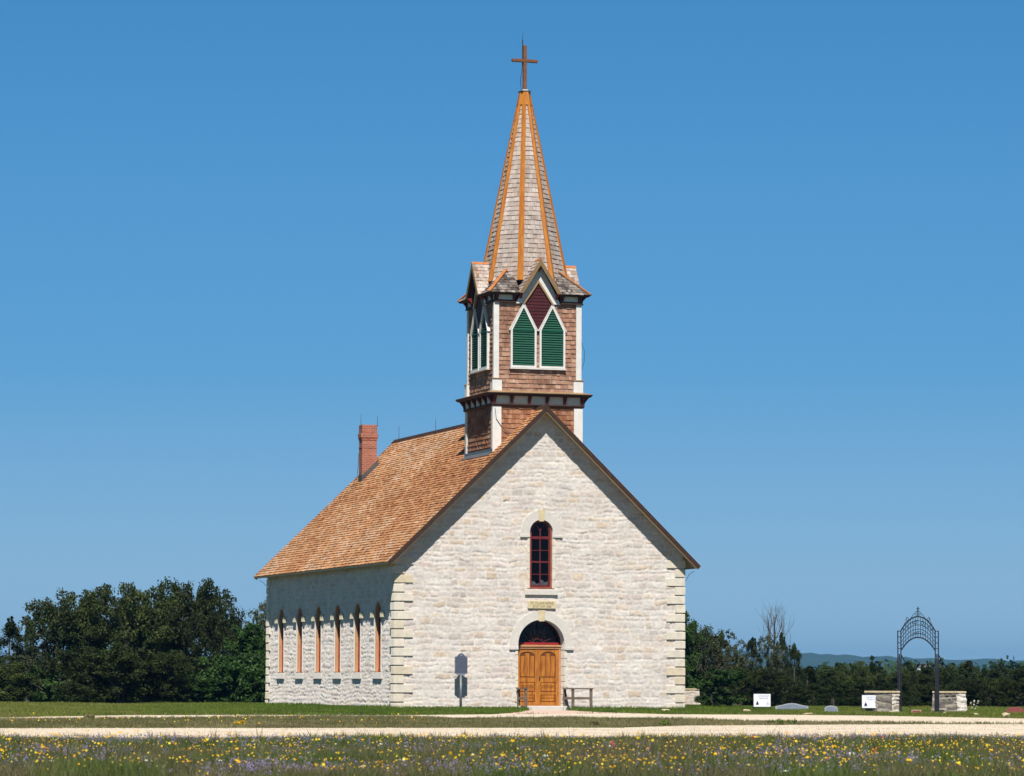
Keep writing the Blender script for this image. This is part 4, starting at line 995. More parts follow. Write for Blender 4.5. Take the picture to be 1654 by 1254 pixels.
# white flowers beside the right wall
X, Y, z = put(1573, 1152.5); k = Y / FPX
e = empty('grave_flowers', (X, Y, z), 0, label='bunch of large white flowers on tall stems right of the gate wall', cat='flowers')
rf2 = np.random.default_rng(5)
b = MB()
heads = [(-.10, 0, .34), (.02, .02, .41), (.13, -.02, .33), (.0, -.05, .28), (.10, .04, .22), (-.06, -.04, .2), (.16, .0, .40), (.05, -.03, .13)]
for hx, hy, hz in heads: b.tube([(hx * .2, hy * .2, -.03), (hx * .7, hy, hz * .6), (hx, hy, hz)], .006, 4)
b.build('stems', M['lawn'], e)
for hx, hy, hz in heads:
    b = MB()
    for kx in range(11):
        a = rf2.random() * 6.28; t = rf2.uniform(-.4, 1.3); d = Vector((math.cos(a) * math.cos(t), math.sin(a) * math.cos(t), math.sin(t))); u = d.cross(Vector((0, .3, 1))).normalized() * .028; c0 = Vector((hx, hy, hz))
        b.add([c0, c0 + d * .035 + u, c0 + d * .065, c0 + d * .035 - u], [(0, 1, 2, 3)])
    b.build('bloom', M['petalw'], e)

# loose rocks along the verge
def rock_mesh(seed, sx, sy, sz):
    import bmesh
    bm = bmesh.new(); bmesh.ops.create_icosphere(bm, subdivisions=3, radius=1)
    for v in bm.verts:
        p = v.co; n = float(vnoise(p.x * 1.6 + 9, p.y * 1.6 + p.z * 2.3 + 9, seed)) * .55 + float(vnoise(p.x * 4 + 9, p.y * 4 + p.z * 5 + 9, seed + 1)) * .2
        p *= .65 + n; p.x *= sx; p.y *= sy; p.z = p.z * sz + sz * .35
    me = bpy.data.meshes.new('rock'); bm.to_mesh(me); bm.free(); me.materials.append(M['rock']); return me
for i, (px, py, pw, ph, lb) in enumerate(((1207, 1152.5, 11, 5.5, 'yellowish rock in the grass left of the first parking sign'), (1075, 1151.5, 12, 5, 'flat tan rock beside the path near the right church corner'),
        (1397, 1153.5, 11, 2.5, 'flat pale rock at the foot of the second parking sign'), (1440, 1153.5, 12, 3.5, 'pale rock lying before the left gate wall'), (1526, 1156, 6, 3.5, 'small pale rock on the verge before the right gate wall'),
        (1576, 1157, 9, 4, 'grey white rock on the verge below the white flowers'), (1625, 1159, 12, 6, 'blocky white rock on the verge near the red headstone'), (1306, 1155.5, 14, 2.5, 'low scatter of pale rock at the road edge below the long headstone'))):
    X, Y, z = put(px, py); k = Y / FPX; o = bpy.data.objects.new('rock', rock_mesh(i * 7 + 3, pw * k / 1.7, pw * k / 2, ph * k / 1.5)); C.objects.link(o)
    o.location = (X, Y, z + .03); o.rotation_euler = (0, 0, i * .3); tag(o, lb, 'rock', 'loose rocks along the verge')

# wrought iron gate arch
gx, gy, gzz = put(1483.5, 1152.5); k = gy / FPX
ga = empty('cemetery_gate', (gx, gy, gzz), R(-4), label='black wrought iron cemetery gate arch with lettering and a small cross on top', cat='gate arch')
hw_in, hw_out = 27.5 * k, 32.5 * k; zt = (1104 - 1016.5) * k + CAMH - gzz; zl0 = (1104 - 1056) * k + CAMH - gzz
for s in (-1, 1):
    b = MB()
    for xx, rr in ((s * hw_in, .021), (s * hw_out, .021)):
        b.tube([(xx, 0, -.1), (xx, 0, zt)], rr, 8)
    xm = s * (hw_in + hw_out) / 2; b.box(min(s * hw_in, s * hw_out) + .03, max(s * hw_in, s * hw_out) - .03, -.012, .012, -.05, zl0)
    for z in np.linspace(zl0 + .02, zt - .02, 5): b.tube([(s * hw_in, 0, z), (s * hw_out, 0, z)], .014, 6)
    b.build('post', M['iron'], ga)
    b = MB(); b.tube([(s * hw_out if s > 0 else s * hw_in, .02, zl0 + .02), (s * hw_out + .55 if s > 0 else s * hw_in + .5, 1.5, zl0 - .75)], .018, 6); b.build('brace', M['iron'], ga)
def arcz(x, z_side, z_top): t = x / hw_in; return z_side + (z_top - z_side) * (1 - abs(t) ** 2.1)
zA = lambda py: (1104 - py) * k + CAMH - gzz
top_ = lambda x: arcz(x, zA(1017), zA(994)); bot_ = lambda x: arcz(x, zA(1048.5), zA(1027.5))
XS = np.linspace(-hw_in, hw_in, 31)
b = MB(); b.tube([(x, 0, top_(x)) for x in XS], .024, 6).tube([(x, 0, bot_(x)) for x in XS], .024, 6)
for f in (.2, .4, .6, .8): b.tube([(x, 0, bot_(x) + (top_(x) - bot_(x)) * f) for x in XS], .0105, 4)
for x in np.linspace(-hw_in, hw_in, 15)[1:-1]:
    b.tube([(x * (1 - .0), 0, bot_(x)), (x, 0, top_(x))], .0105, 4)
b.build('arch_lattice', M['iron'], ga)
def arc_text(body, f, size, span):
    n = len(body)
    for i, chx in enumerate(body):
        if chx == ' ': continue
        x = -span / 2 + span * i / (n - 1); z = bot_(x) + (top_(x) - bot_(x)) * f; dz = (bot_(x + .02) + (top_(x + .02) - bot_(x + .02)) * f - z) / .02
        text_mesh('letter', chx, size, M['iron'], ga, Matrix.Translation((x, -.03, z)) @ Matrix.Rotation(-math.atan(dz * .7), 4, 'Y') @ RX @ Matrix.Diagonal((.85, 1.25, 1, 1)), .008)
arc_text('SAINT OLAF', .72, .175, .90)
arc_text('CEMETERY', .21, .125, .44)
b = MB(); zc_ = top_(0); b.tube([(0, 0, zc_), (0, 0, zA(978))], .020, 6).tube([(-.055, 0, zA(981.5)), (.055, 0, zA(981.5))], .014, 6)
b.tube([(-.03, 0, zA(985)), (.03, 0, zA(985))], .012, 6); b.build('finial_cross', M['iron'], ga)
for s in (-1, 1):
    b = MB()
    b.tube([(0, 0, zA(984)), (s * .12, 0, zA(989)), (s * .25, 0, top_(s * .25) + .03)], .010, 4)
    b.tube([(s * .37 + .045 * math.cos(a), 0, top_(.37) + .10 + .055 * math.sin(a)) for a in np.linspace(0, 6.9, 16)], .009, 4)
    b.tube([(s * .37, 0, top_(.37) + .17), (s * .46, 0, top_(.46) + .05), (s * .54, 0, top_(.54))], .008, 4)
    b.tube([(s * .06 + .025 * math.cos(a), 0, zA(990.5) + .035 * math.sin(a)) for a in np.linspace(0, 6.5, 12)], .008, 4)
    b.build('scroll', M['iron'], ga)

# far white house in the valley
X, z = atdist(1489, 1083, 620); zg = G(X, 620)
hs_ = empty('farmhouse', (X, 620, zg), R(20), label='tiny distant white farmhouse with a dark roof among trees seen through the gate', cat='house')
Hh = z - zg + .75
b = MB(); b.box(-1.3, 1.3, -.9, .9, 0, Hh - .2); b.add([(-1.3, -.9, Hh - .2), (-1.3, .9, Hh - .2), (-1.3, 0, Hh + .3)], [(0, 2, 1)]); b.add([(1.3, -.9, Hh - .2), (1.3, .9, Hh - .2), (1.3, 0, Hh + .3)], [(0, 1, 2)]); b.build('walls', M['white'], hs_)
b = MB(); b.add([(-1.4, -1.05, Hh - .28), (1.4, -1.05, Hh - .28), (1.4, 0, Hh + .34), (-1.4, 0, Hh + .34), (-1.4, 1.05, Hh - .28), (1.4, 1.05, Hh - .28)], [(0, 1, 2, 3), (3, 2, 5, 4)]); b.build('roof', M['lead'], hs_)

# ------------------------------------------------------------------ trees
def branches(b, p, d, L, r, depth, rnd_, spread=.6, tips=None, up=.15, kids=(2, 4)):
    n = 4; pts = [Vector(p)]; dd = Vector(d).normalized(); rad = [r]
    for i in range(n):
        dd = (dd + Vector((rnd_.uniform(-.18, .18), rnd_.uniform(-.18, .18), rnd_.uniform(-.08, .12) + up * .15))).normalized()
        pts.append(pts[-1] + dd * L / n); rad.append(r * (1 - .5 * (i + 1) / n))
    b.tube(pts, rad, 5 if r > .03 else 3, cap=False)
    if tips is not None: tips.append((pts[-1], dd, L))
    if depth == 0: return
    for kx in range(rnd_.randint(*kids)):
        t = rnd_.choice((2, 3, 4)); a = rnd_.random() * 6.283
        side = Vector((math.cos(a), math.sin(a), 0)); nd = (dd + side * spread * rnd_.uniform(.6, 1.3) + Vector((0, 0, up))).normalized()
        branches(b, pts[t], nd, L * rnd_.uniform(.55, .8), rad[t] * .7, depth - 1, rnd_, spread, tips, up, kids)

def leaf_cloud(centres, radii, per, size, r, squash=.8, flat=.0):
    """leaf-sized quads through the shells of many small clumps"""
    n = len(centres); cen = np.repeat(np.array(centres), per, 0); rad = np.repeat(np.array(radii), per)
    d = r.normal(size=(n * per, 3)); d /= np.linalg.norm(d, axis=1)[:, None]
    rr = rad * (r.random(n * per) ** .45) * r.uniform(.8, 1.25, n * per)
    pos = cen + d * rr[:, None] * np.array([1, 1, squash])
    nrm = d * .5 + r.normal(size=d.shape) * .6 + np.array([0, -.1, .35]); nrm /= np.linalg.norm(nrm, axis=1)[:, None]
    t = np.cross(nrm, r.normal(size=d.shape)); t /= np.linalg.norm(t, axis=1)[:, None]; bt = np.cross(nrm, t)
    s = size * r.uniform(.6, 1.4, n * per)[:, None]
    V = np.stack([pos - t * s * .5, pos + bt * s * .32, pos + t * s * .5, pos - bt * s * .32], 1)
    rn = np.repeat(r.random(n), per) * .45 + r.random(n * per) * .55
    return V, rn

def make_tree(name, seed, kind, H, W):
    """returns (trunk mesh, crown mesh) for a tree H high, W wide"""
    rnd_ = random.Random(seed); r = np.random.default_rng(seed); b = MB(); cen = []; rad = []
    if kind == 'juniper':
        b.tube([(0, 0, -.3), (rnd_.uniform(-.1, .1), 0, H * .5), (rnd_.uniform(-.2, .2), 0, H * .9)], [.11, .07, .02], 6, cap=False)
        n = int(46 + 10 * H)
        for i in range(n):
            t = r.random() ** .8; z = H * (.04 + .94 * t); a = r.random() * 6.283
            prof = (1 - t) ** .65 * (.55 + .45 * min(1, t * 6)); rr = W / 2 * prof * r.uniform(.55, 1.12)
            cen.append((math.cos(a) * rr, math.sin(a) * rr, z)); rad.append(W * .10 * (1.25 - .75 * t) * r.uniform(.7, 1.3))
        for i in range(4):
            a = r.random() * 6.283; q = W * .16 * r.random(); z = H * r.uniform(.85, 1.03)
            for j in range(3): cen.append((math.cos(a) * q, math.sin(a) * q, z - j * .22)); rad.append(.07 + .05 * j)
        V, rn = leaf_cloud(cen, rad, 95, .085, r, 1.25); lm = M['juniper']
    else:
        dens = {'oak': 1.0, 'elm': 1.0, 'sparse': .35, 'shrub': .9}[kind]
        tips = []; nst = 1 if kind in ('oak', 'elm') else 3
        for s in range(nst + (2 if kind == 'oak' else 0)):
            a = rnd_.random() * 6.28; lean = .25 if nst == 1 else .5
            branches(b, (math.cos(a) * .15, math.sin(a) * .15, -.3), (math.cos(a) * lean, math.sin(a) * lean, 1), H * .42, .05 + H * .016, 3 if kind == 'sparse' else 2, rnd_, .75, tips, .2)
        n = int({'oak': 210, 'elm': 170, 'sparse': 75, 'shrub': 90}[kind])
        lobes = [(r.uniform(-.34, .34) * W, r.uniform(-.34, .34) * W, H * r.uniform(.45, .80), r.uniform(.20, .30) * W) for _ in range(8)] + [(0, 0, H * .72, .30 * W)] + [(r.uniform(-.36, .36) * W, r.uniform(-.3, .3) * W, H * r.uniform(.15, .38), .27 * W) for _ in range(6)]
        for i in range(n):
            lx, ly, lz, lr = lobes[r.integers(len(lobes))]; d = r.normal(size=3); d /= np.linalg.norm(d); q = lr * r.uniform(.55, 1.1)
            p = (lx + d[0] * q, ly + d[1] * q, min(lz + d[2] * q * .85, H * r.uniform(.94, 1.02)))
            if p[2] < .15: continue
            cen.append(p); rad.append(W * r.uniform(.035, .085) + .08)
        for tp, dd, L in tips[::2]:
            if tp.z < H * 1.05 and math.hypot(tp.x, tp.y) < W * .6: cen.append(tuple(tp)); rad.append(W * .035 + .06)
        V, rn = leaf_cloud(cen, rad, int(110 * dens), .125 if kind != 'elm' else .14, r, .8); lm = M[{'oak': 'oak', 'elm': 'elm', 'sparse': 'sparse', 'shrub': 'elm'}[kind]]
    zt_ = np.quantile(V[..., 2], .999); xw = np.quantile(np.abs(V[..., :2]), .985) * 2; V = V * np.array([W / xw, W / xw, H / zt_])
    tk = b.build('trunk', M['bark']); cr_ = quads('crown', V, lm, rnd=rn); tm, cmh = tk.data, cr_.data
    bpy.data.objects.remove(tk); bpy.data.objects.remove(cr_)
    return tm, cmh, H, W
TM = {'oak': [make_tree('oak', 40 + i, 'oak', 5.2, 4.6) for i in range(4)],
      'juniper': [make_tree('juniper', 60 + i, 'juniper', 4.2, 2.6) for i in range(4)],
      'elm': [make_tree('elm', 80 + i, 'elm', 5.0, 3.2) for i in range(2)],
      'sparse': [make_tree('sparse', 90 + i, 'sparse', 4.6, 2.6) for i in range(3)],
      'shrub': [make_tree('shrub', 95 + i, 'shrub', 2.0, 2.4) for i in range(2)]}
tn = [0]
def tree(kind, name, px, top, pw, D, label, cat='tree', group=None, rz=None):
    tn[0] += 1; var = TM[kind][tn[0] % len(TM[kind])]
    X, zt_ = atdist(px, top, D); z = G(X, D); H = zt_ - z; W_ = pw * D / FPX
    e = empty(name, (X, D, z), (tn[0] * 2.399) % 6.28 if rz is None else rz, label=label, cat=cat, group=group)
    s = H / var[2]; sw = W_ / var[3] * 1.15
    for nm, me in (('trunk', var[0]), ('crown', var[1])):
        o = bpy.data.objects.new(nm, me); C.objects.link(o); o.parent = e
    e.scale = (sw, sw, s); return e
GL, GRT = 'trees left of the church', 'trees right of the church'
for kind, nm, px, top, pw, D, lb in (
    ('juniper', 'juniper_tree', -34, 1008, 70, 160, 'dark juniper cut by the left edge of the photo'),
    ('juniper', 'juniper_tree', 16, 996, 62, 163, 'dark pointed juniper, first twin top from the left edge'),
    ('juniper', 'juniper_tree', 46, 1000, 46, 166, 'dark pointed juniper just left of the big oak mass'),
    ('sparse', 'oak_tree', 84, 972, 110, 168, 'greyish thin-leaved oak at the left slope of the big oak mass'),
    ('oak', 'oak_tree', 118, 956, 120, 164, 'dark oak at the left shoulder of the big oak mass'),
    ('oak', 'oak_tree', 165, 946, 120, 167, 'tall rounded dark oak, left of the middle of the oak mass'),
    ('oak', 'oak_tree', 214, 943, 110, 170, 'dark oak with a domed top in the middle of the oak mass'),
    ('oak', 'oak_tree', 256, 938, 110, 166, 'dark oak with the highest dome of the oak mass'),
    ('oak', 'oak_tree', 290, 945, 100, 169, 'dark oak between the dome and the pointed top of the oak mass'),
    ('oak', 'oak_tree', 335, 938, 100, 165, 'dark oak with a pointed top at the right shoulder of the oak mass'),
    ('oak', 'oak_tree', 362, 978, 84, 162, 'lower dark oak sloping down at the right end of the oak mass'),
    ('sparse', 'oak_tree', 398, 985, 60, 171, 'thin pale-leaved tree in the gap between oak mass and church'),
    ('sparse', 'oak_tree', 428, 965, 44, 174, 'thin tall tree touching the rear left corner of the church'),
    ('elm', 'leafy_tree', 398, 1008, 74, 158, 'mid green leafy tree next to the rear left corner of the church'),
    ('oak', 'oak_tree', 450, 985, 90, 180, 'dark oak mostly hidden behind the rear left corner of the church')):
    tree(kind, nm, px, top, pw, D, lb, group=GL)
rs_ = random.Random(12)
for i, (px, top, pw, kind, lb) in enumerate(((8, 1060, 80, 'oak', 'low dark bushy oak at the left edge'), (62, 1050, 90, 'sparse', 'low grey-green thicket under the twin junipers'), (70, 1075, 80, 'shrub', 'bright low bush at the foot of the oak mass, near its left end'),
        (130, 1045, 110, 'oak', 'low dark oak before the left shoulder of the oak mass'), (190, 1040, 110, 'oak', 'low dark oak before the middle of the oak mass'), (245, 1050, 110, 'oak', 'low spreading dark oak under the highest dome'),
        (205, 1090, 80, 'shrub', 'green bush at the foot of the middle of the oak mass'), (300, 1055, 110, 'oak', 'low dark oak under the pointed top'), (355, 1060, 90, 'shrub', 'green bush near the right end of the oak mass'), (400, 1055, 76, 'shrub', 'bright green bush beside the rear left church corner'),
        (425, 1095, 50, 'shrub', 'small light green bush touching the church wall corner'), (330, 1095, 80, 'shrub', 'small dark bush at the grass edge under the pointed oak'))):
    tree(kind, 'bush', px, top, pw, 151 + rs_.random() * 6 if px < 420 else 155, lb, 'bush', 'bushes at the foot of the oak mass')
# right of the church
for kind, nm, px, top, pw, D, lb in (
    ('elm', 'leafy_tree', 1100, 986, 66, 158, 'bright-leaved tree against the right corner of the church'),
    ('oak', 'oak_tree', 1122, 1012, 70, 160, 'dark oak next to the bright-leaved tree'),
    ('sparse', 'thin_tree', 1152, 1018, 60, 158, 'thin dark tree, left one of the pair beyond the oak'),
    ('juniper', 'juniper_tree', 1166, 1020, 44, 161, 'narrow juniper between the thin tree pair'),
    ('sparse', 'thin_tree', 1188, 1034, 44, 156, 'thin tree with a pale grey trunk'),
    ('juniper', 'juniper_tree', 1214, 1030, 40, 160, 'narrow pointed juniper left of the bare topped tree'),
    ('sparse', 'thin_tree', 1240, 1022, 44, 157, 'thin-leaved tree with the dead grey branches rising behind it'),
    ('juniper', 'juniper_tree', 1262, 1022, 36, 159, 'narrow juniper right of the bare branches'),
    ('juniper', 'juniper_tree', 1283, 1040, 40, 163, 'lower juniper at the right end of the taller trees'),
    ('elm', 'bush', 1158, 1082, 60, 148, 'bright green leafy bush just right of the church corner'),
    ('oak', 'bush', 1200, 1076, 66, 152, 'dark bush behind the first parking sign'),
    ('oak', 'bush', 1250, 1080, 76, 151, 'dark low bush behind the long headstone')):
    tree(kind, nm, px, top, pw, D, lb, 'bush' if nm == 'bush' else 'tree', GRT)
e = empty('dead_tree', (*[atdist(1250, 1100, 162)[0], 162], G(atdist(1250, 1100, 162)[0], 162)), 0, label='bare grey dead tree rising above the green trees right of the church', cat='tree')
b = MB(); rd = random.Random(4); H_ = atdist(1250, 990, 162)[1] - e.location.z
b.tube([(0, 0, -.2), (.05, 0, H_ * .3), (-.03, 0, H_ * .52), (.05, .02, H_ * .75), (.0, 0, H_ * .96)], [.12, .095, .07, .04, .012], 6, cap=False)
for s in range(13):
    a = s * 2.4; t = .36 + .042 * s; branches(b, (.0, 0, H_ * t), (math.cos(a) * .55, math.sin(a) * .55, 1), H_ * (.34 - .016 * s), .034 - .0015 * s, 2, rd, .5, None, .35, (3, 4))
b.build('trunk', M['bark'], e)
# row of junipers beyond the cemetery
rj = random.Random(77); px = 1292; i = 0
desc = ['behind the small headstone', 'left of the second parking sign', 'behind the second parking sign', 'just left of the gate', 'seen through the gate', 'just right of the gate', 'behind the white flowers', 'behind the red headstone', 'beyond the right edge']
while px < 1740:
    near = min(range(9), key=lambda q: abs(px - (1310, 1360, 1406, 1440, 1483, 1520, 1572, 1640, 1700)[q]))
    tree('juniper' if rj.random() < .72 else 'oak', 'juniper_tree', px, 1072 + rj.uniform(-5, 13) + (4 if 1460 < px < 1530 else 0), rj.uniform(44, 72), rj.uniform(166, 196), 'dark green juniper of the low row, ' + desc[near], 'tree', 'junipers in the row beyond the cemetery')
    px += rj.uniform(11, 19); i += 1
px = 1292
while px < 1740:
    near = min(range(9), key=lambda q: abs(px - (1310, 1360, 1406, 1440, 1483, 1520, 1572, 1640, 1700)[q]))
    tree('juniper' if rj.random() < .5 else 'oak', 'juniper_bush', px, 1098 + rj.uniform(-9, 12), rj.uniform(44, 66), rj.uniform(152, 164), 'low dark juniper bush at the foot of the row, ' + desc[near], 'bush', 'juniper bushes along the foot of the row')
    px += rj.uniform(22, 32)
# trees hidden behind the church, standing where a side step would show them
for px, top in ((500, 985), (560, 1000), (640, 990), (720, 1000), (800, 995), (880, 1000), (960, 990), (1030, 1000), (1075, 1005)):
    tree('oak', 'oak_tree', px, top, 110, 176, 'dark oak standing behind the church', 'tree', 'trees hidden behind the church')

# distant woods: rows of crowns that read as one mass
def woods(name, D0, D1, pts, n, size, seed, cw, lift=0):
    r = np.random.default_rng(seed); px = r.uniform(-700, 2400, n); D = r.uniform(D0, D1, n); cen = []; rad = []
    for x, d in zip(px, D):
        tp = float(np.interp(x, *zip(*pts))) - lift + r.uniform(-1, 6)
        X, zt_ = atdist(x, tp, d); zg = G(X, d); wd = cw * r.uniform(.7, 1.3)
        if zt_ < zg + 1: zt_ = zg + 1.5
        for _ in range(9):
            a = r.random() * 6.28; q = wd * .5 * r.random() ** .5; cen.append((X + math.cos(a) * q, d + math.sin(a) * q, zt_ - wd * .25 - (q / wd) ** 2 * wd * 1.4 - r.random() * (zt_ - zg) * .6)); rad.append(wd * .28)
    V, rn = leaf_cloud(cen, rad, 16, size, r, .8)
    # solid floor under the crowns so no ground shows through
    return quads(name, V, M['wood_far'], rnd=rn, kind='stuff')
woods('near_woods', 240, 380, [(-700, 1084), (1280, 1086), (1420, 1080), (1500, 1084), (1654, 1074), (2400, 1078)], 620, .7, 31, 6)
woods('distant_woods', 430, 800, [(-700, 1062), (1100, 1066), (1280, 1070), (1330, 1064), (1372, 1072), (1385, 1055), (1400, 1062), (1440, 1064), (1480, 1058), (1560, 1060), (1600, 1064), (1618, 1055), (1654, 1058), (2400, 1060)], 1100, 1.1, 32, 9, 5)
woods('far_woods', 1200, 2400, [(-700, 1066), (1200, 1068), (1400, 1066), (1654, 1066), (2400, 1066)], 900, 3.4, 33, 26)

# ------------------------------------------------------------------ grasses and flowers
pxr = np.linspace(-1500, 3200, 900)
def edge_fn(pts):
    L_ = [onground(float(np.clip(x, -500, 2200)), float(np.interp(np.clip(x, -500, 2200), *zip(*pts)))) for x in pxr]
    xs_ = np.array([p[0] for p in L_]); ys_ = np.array([p[1] for p in L_]); o = np.argsort(xs_); return lambda X: np.interp(X, xs_[o], ys_[o])
road_far = edge_fn([(-500, 1177.5), (1000, 1176.5), (1110, 1173), (1350, 1171.5), (1520, 1170.5), (2200, 1171)])
road_near = edge_fn([(-500, 1192), (2200, 1190)])
tr_near = edge_fn([(-500, 1164), (0, 1162.4), (200, 1161), (420, 1158.6), (520, 1158), (640, 1158.2), (740, 1160.5), (1000, 1160.8), (1110, 1163), (1250, 1167), (1400, 1168), (1530, 1170), (2200, 1172)])
tr_far = edge_fn([(-500, 1162), (0, 1160.4), (200, 1156.6), (420, 1156), (640, 1156.6), (800, 1155), (1000, 1153.5), (1080, 1155), (1300, 1156), (1420, 1157.5), (1654, 1162), (2200, 1163)])
def in_church(X, Y, m_=.05):
    x, y = w2c(X, Y); return (x > -m_) & (x < CW + m_) & (y > -m_) & (y < CL + m_)
def blades(name, X, Y, h, wd, m, r, per=5, spread=.06, lean=.35, rn=None, **k):
    n = len(X); X = np.repeat(X, per) + r.normal(size=n * per) * spread; Y = np.repeat(Y, per) + r.normal(size=n * per) * spread; hh = np.repeat(h, per) * r.uniform(.55, 1.2, n * per)
    Z = gz(X, Y) - .01; a = r.random(n * per) * 6.283; dx, dy = np.cos(a), np.sin(a); la = r.random(n * per) * 6.283; ll = hh * lean * r.random(n * per)
    w_ = np.repeat(wd, per) if hasattr(wd, '__len__') else np.full(n * per, wd)
    b0 = np.stack([X - dx * w_ / 2, Y - dy * w_ / 2, Z], -1); b1 = np.stack([X + dx * w_ / 2, Y + dy * w_ / 2, Z], -1)
    mx_, my_ = X + np.cos(la) * ll * .35, Y + np.sin(la) * ll * .35
    m0 = np.stack([mx_ - dx * w_ * .4, my_ - dy * w_ * .4, Z + hh * .6], -1); m1 = np.stack([mx_ + dx * w_ * .4, my_ + dy * w_ * .4, Z + hh * .6], -1)
    t0 = np.stack([X + np.cos(la) * ll - dx * w_ * .08, Y + np.sin(la) * ll, Z + hh * .97], -1); t1 = np.stack([X + np.cos(la) * ll + dx * w_ * .08, Y + np.sin(la) * ll, Z + hh * .97], -1)
    V = np.stack([np.stack([b0, b1, m1, m0], 1), np.stack([m0, m1, t1, t0], 1)], 1).reshape(-1, 4, 3)
    base = np.repeat(rn, per) if rn is not None else r.random(n * per)
    rr = np.clip(base * .65 + r.random(n * per) * .35, 0, 1)
    return quads(name, V, m, rnd=np.repeat(rr, 2), kind='stuff', **k)
rg = np.random.default_rng(99)
def scatter(n, x0, x1, y0, y1, keep):
    Y = rg.uniform(y0, y1, n); X = rg.uniform(x0, x1, n); k = keep(X, Y); return X[k], Y[k]
wedge = lambda X, Y: np.abs(X) < Y * .155 + 2.5
# foreground meadow
X, Y = scatter(150000, -17, 17, 50, 86, lambda X, Y: wedge(X, Y) & (Y < road_near(X) - .1 + (vnoise(X * 1.3 + 50, Y * 0 + 3, 71) - .5) * .9))
pt = vnoise(X * .35 + 50, Y * .35 + 50, 41) * .6 + vnoise(X * 1.4 + 50, Y * 1.4 + 50, 42) * .4
inm_ = lambda X, Y: wedge(X, Y) & (Y < road_near(X) - .6)
taper = lambda X, Y: np.clip((road_near(X) - Y) / 13, .12, 1)
blades('meadow_grass', X, Y, (.13 + .27 * pt + .05 * rg.random(len(X))) * taper(X, Y), .011, M['meadow'], rg, 4, .05, .5, rn=np.clip(-.15 + vnoise(X * .7 + 60, Y * .35 + 60, 43) * .85 + vnoise(X * 2.6 + 60, Y * 1.3 + 60, 44) * .5, 0, 1))
X, Y = scatter(2600, -17, 17, 50, 84, lambda X, Y: inm_(X, Y) & (vnoise(X * .9 + 11, Y * .5 + 11, 61) > .5))
blades('tall_weeds', X, Y, rg.uniform(.30, .50, len(X)) * np.maximum(taper(X, Y), .45), .014, M['meadow'], rg, 6, .035, .45, rn=rg.random(len(X)) * .9)
# dry strip between road and track
X, Y = scatter(90000, -26, 26, 90, 118, lambda X, Y: wedge(X, Y) & (Y > road_far(X) + (vnoise(X * 1.1 + 50, Y * 0 + 5, 72) - .5) * .7) & (Y < tr_near(X) - .1 + (vnoise(X * .9 + 50, Y * 0 + 7, 73) - .5) * 1.1))
blades('verge_grass', X, Y, .05 + .07 * vnoise(X * .6 + 50, Y * .6 + 50, 45), .016, M['dry'], rg, 4, .06, .6, rn=np.clip(vnoise(X * .3 + 60, Y * .3 + 60, 46) * .9 + .05, 0, 1))
# patches of grass creeping into the gravel
X, Y = scatter(40000, -26, 26, 84, 120, lambda X, Y: wedge(X, Y) & (vnoise(X * .22 + 90, Y * 2.2 + 90, 47) > .74) & (((Y > road_near(X)) & (Y < road_far(X))) | ((Y > tr_near(X)) & (Y < tr_far(X)))))
blades('weed_tufts', X, Y, np.full(len(X), .035), .016, M['dry'], rg, 4, .05, .6)
# lawn round the church and cemetery
X, Y = scatter(260000, -30, 32, 104, 168, lambda X, Y: (np.abs(X) < Y * .16 + 2) & (Y > tr_far(X) + (vnoise(X * 1.1 + 50, Y * 0 + 9, 74) - .5) * .8) & ~in_church(X, Y) & ~on_path(X, Y))
xc, yc = w2c(X, Y); dch = np.maximum(np.maximum(-xc, xc - CW), np.maximum(-yc, yc - CL))
near = np.exp(-np.clip(dch, 0, 30) / 3.5)
edge_d = Y - tr_far(X)
left = 1 / (1 + np.exp((X + 11) / 2.0))
right = 1 / (1 + np.exp(-(X - 9.5) / 1.2))
h_ = (.06 + .10 * vnoise(X * .7 + 50, Y * .7 + 50, 48) + .06 * near - .02 * right) * np.clip(edge_d / 2.5 + .3, .3, 1)
rn = np.clip(.25 + .45 * left + .3 * right + .35 * vnoise(X * .4 + 60, Y * .25 + 60, 49) - .3 * near, 0, 1)
blades('lawn_grass', X, Y, h_, .02, M['lawn'], rg, 4, .07, .45, rn=rn)

def heads(name, X, Y, h, size, m, per, r, stem=True, spread=.0, vert=0.0, **k):
    """flower heads: small tilted six-sided discs on thin stems"""
    n = len(X) * per; X = np.repeat(X, per) + r.normal(size=n) * spread; Y = np.repeat(Y, per) + r.normal(size=n) * spread; H = np.repeat(h, per) + (r.random(n) - .5) * vert
    Z = gz(X, Y) + H; S = size * r.uniform(.6, 1.3, n)
    nr = np.stack([r.normal(size=n) * .45, -.7 + r.normal(size=n) * .4, .75 + r.normal(size=n) * .3], -1); nr /= np.linalg.norm(nr, axis=1)[:, None]
    t = np.cross(nr, np.array([.3, .1, 1.0])); t /= np.linalg.norm(t, axis=1)[:, None]; bt = np.cross(nr, t); c0 = np.stack([X, Y, Z], -1)
    V = [];  rr = []
    for q in range(3):     # three rhombic petals pairs make a star
        a0 = q * math.pi / 3; a = t * math.cos(a0) + bt * math.sin(a0); b_ = -t * math.sin(a0) + bt * math.cos(a0)
        cup = nr * S[:, None] * .25
        V.append(np.stack([c0 - a * S[:, None] + cup, c0 - b_ * S[:, None] * .42, c0 + a * S[:, None] + cup, c0 + b_ * S[:, None] * .42], 1))
    rb = r.random(n)
    return quads(name, np.concatenate(V), m, rnd=np.concatenate([rb, rb, rb]), kind='stuff', **k)
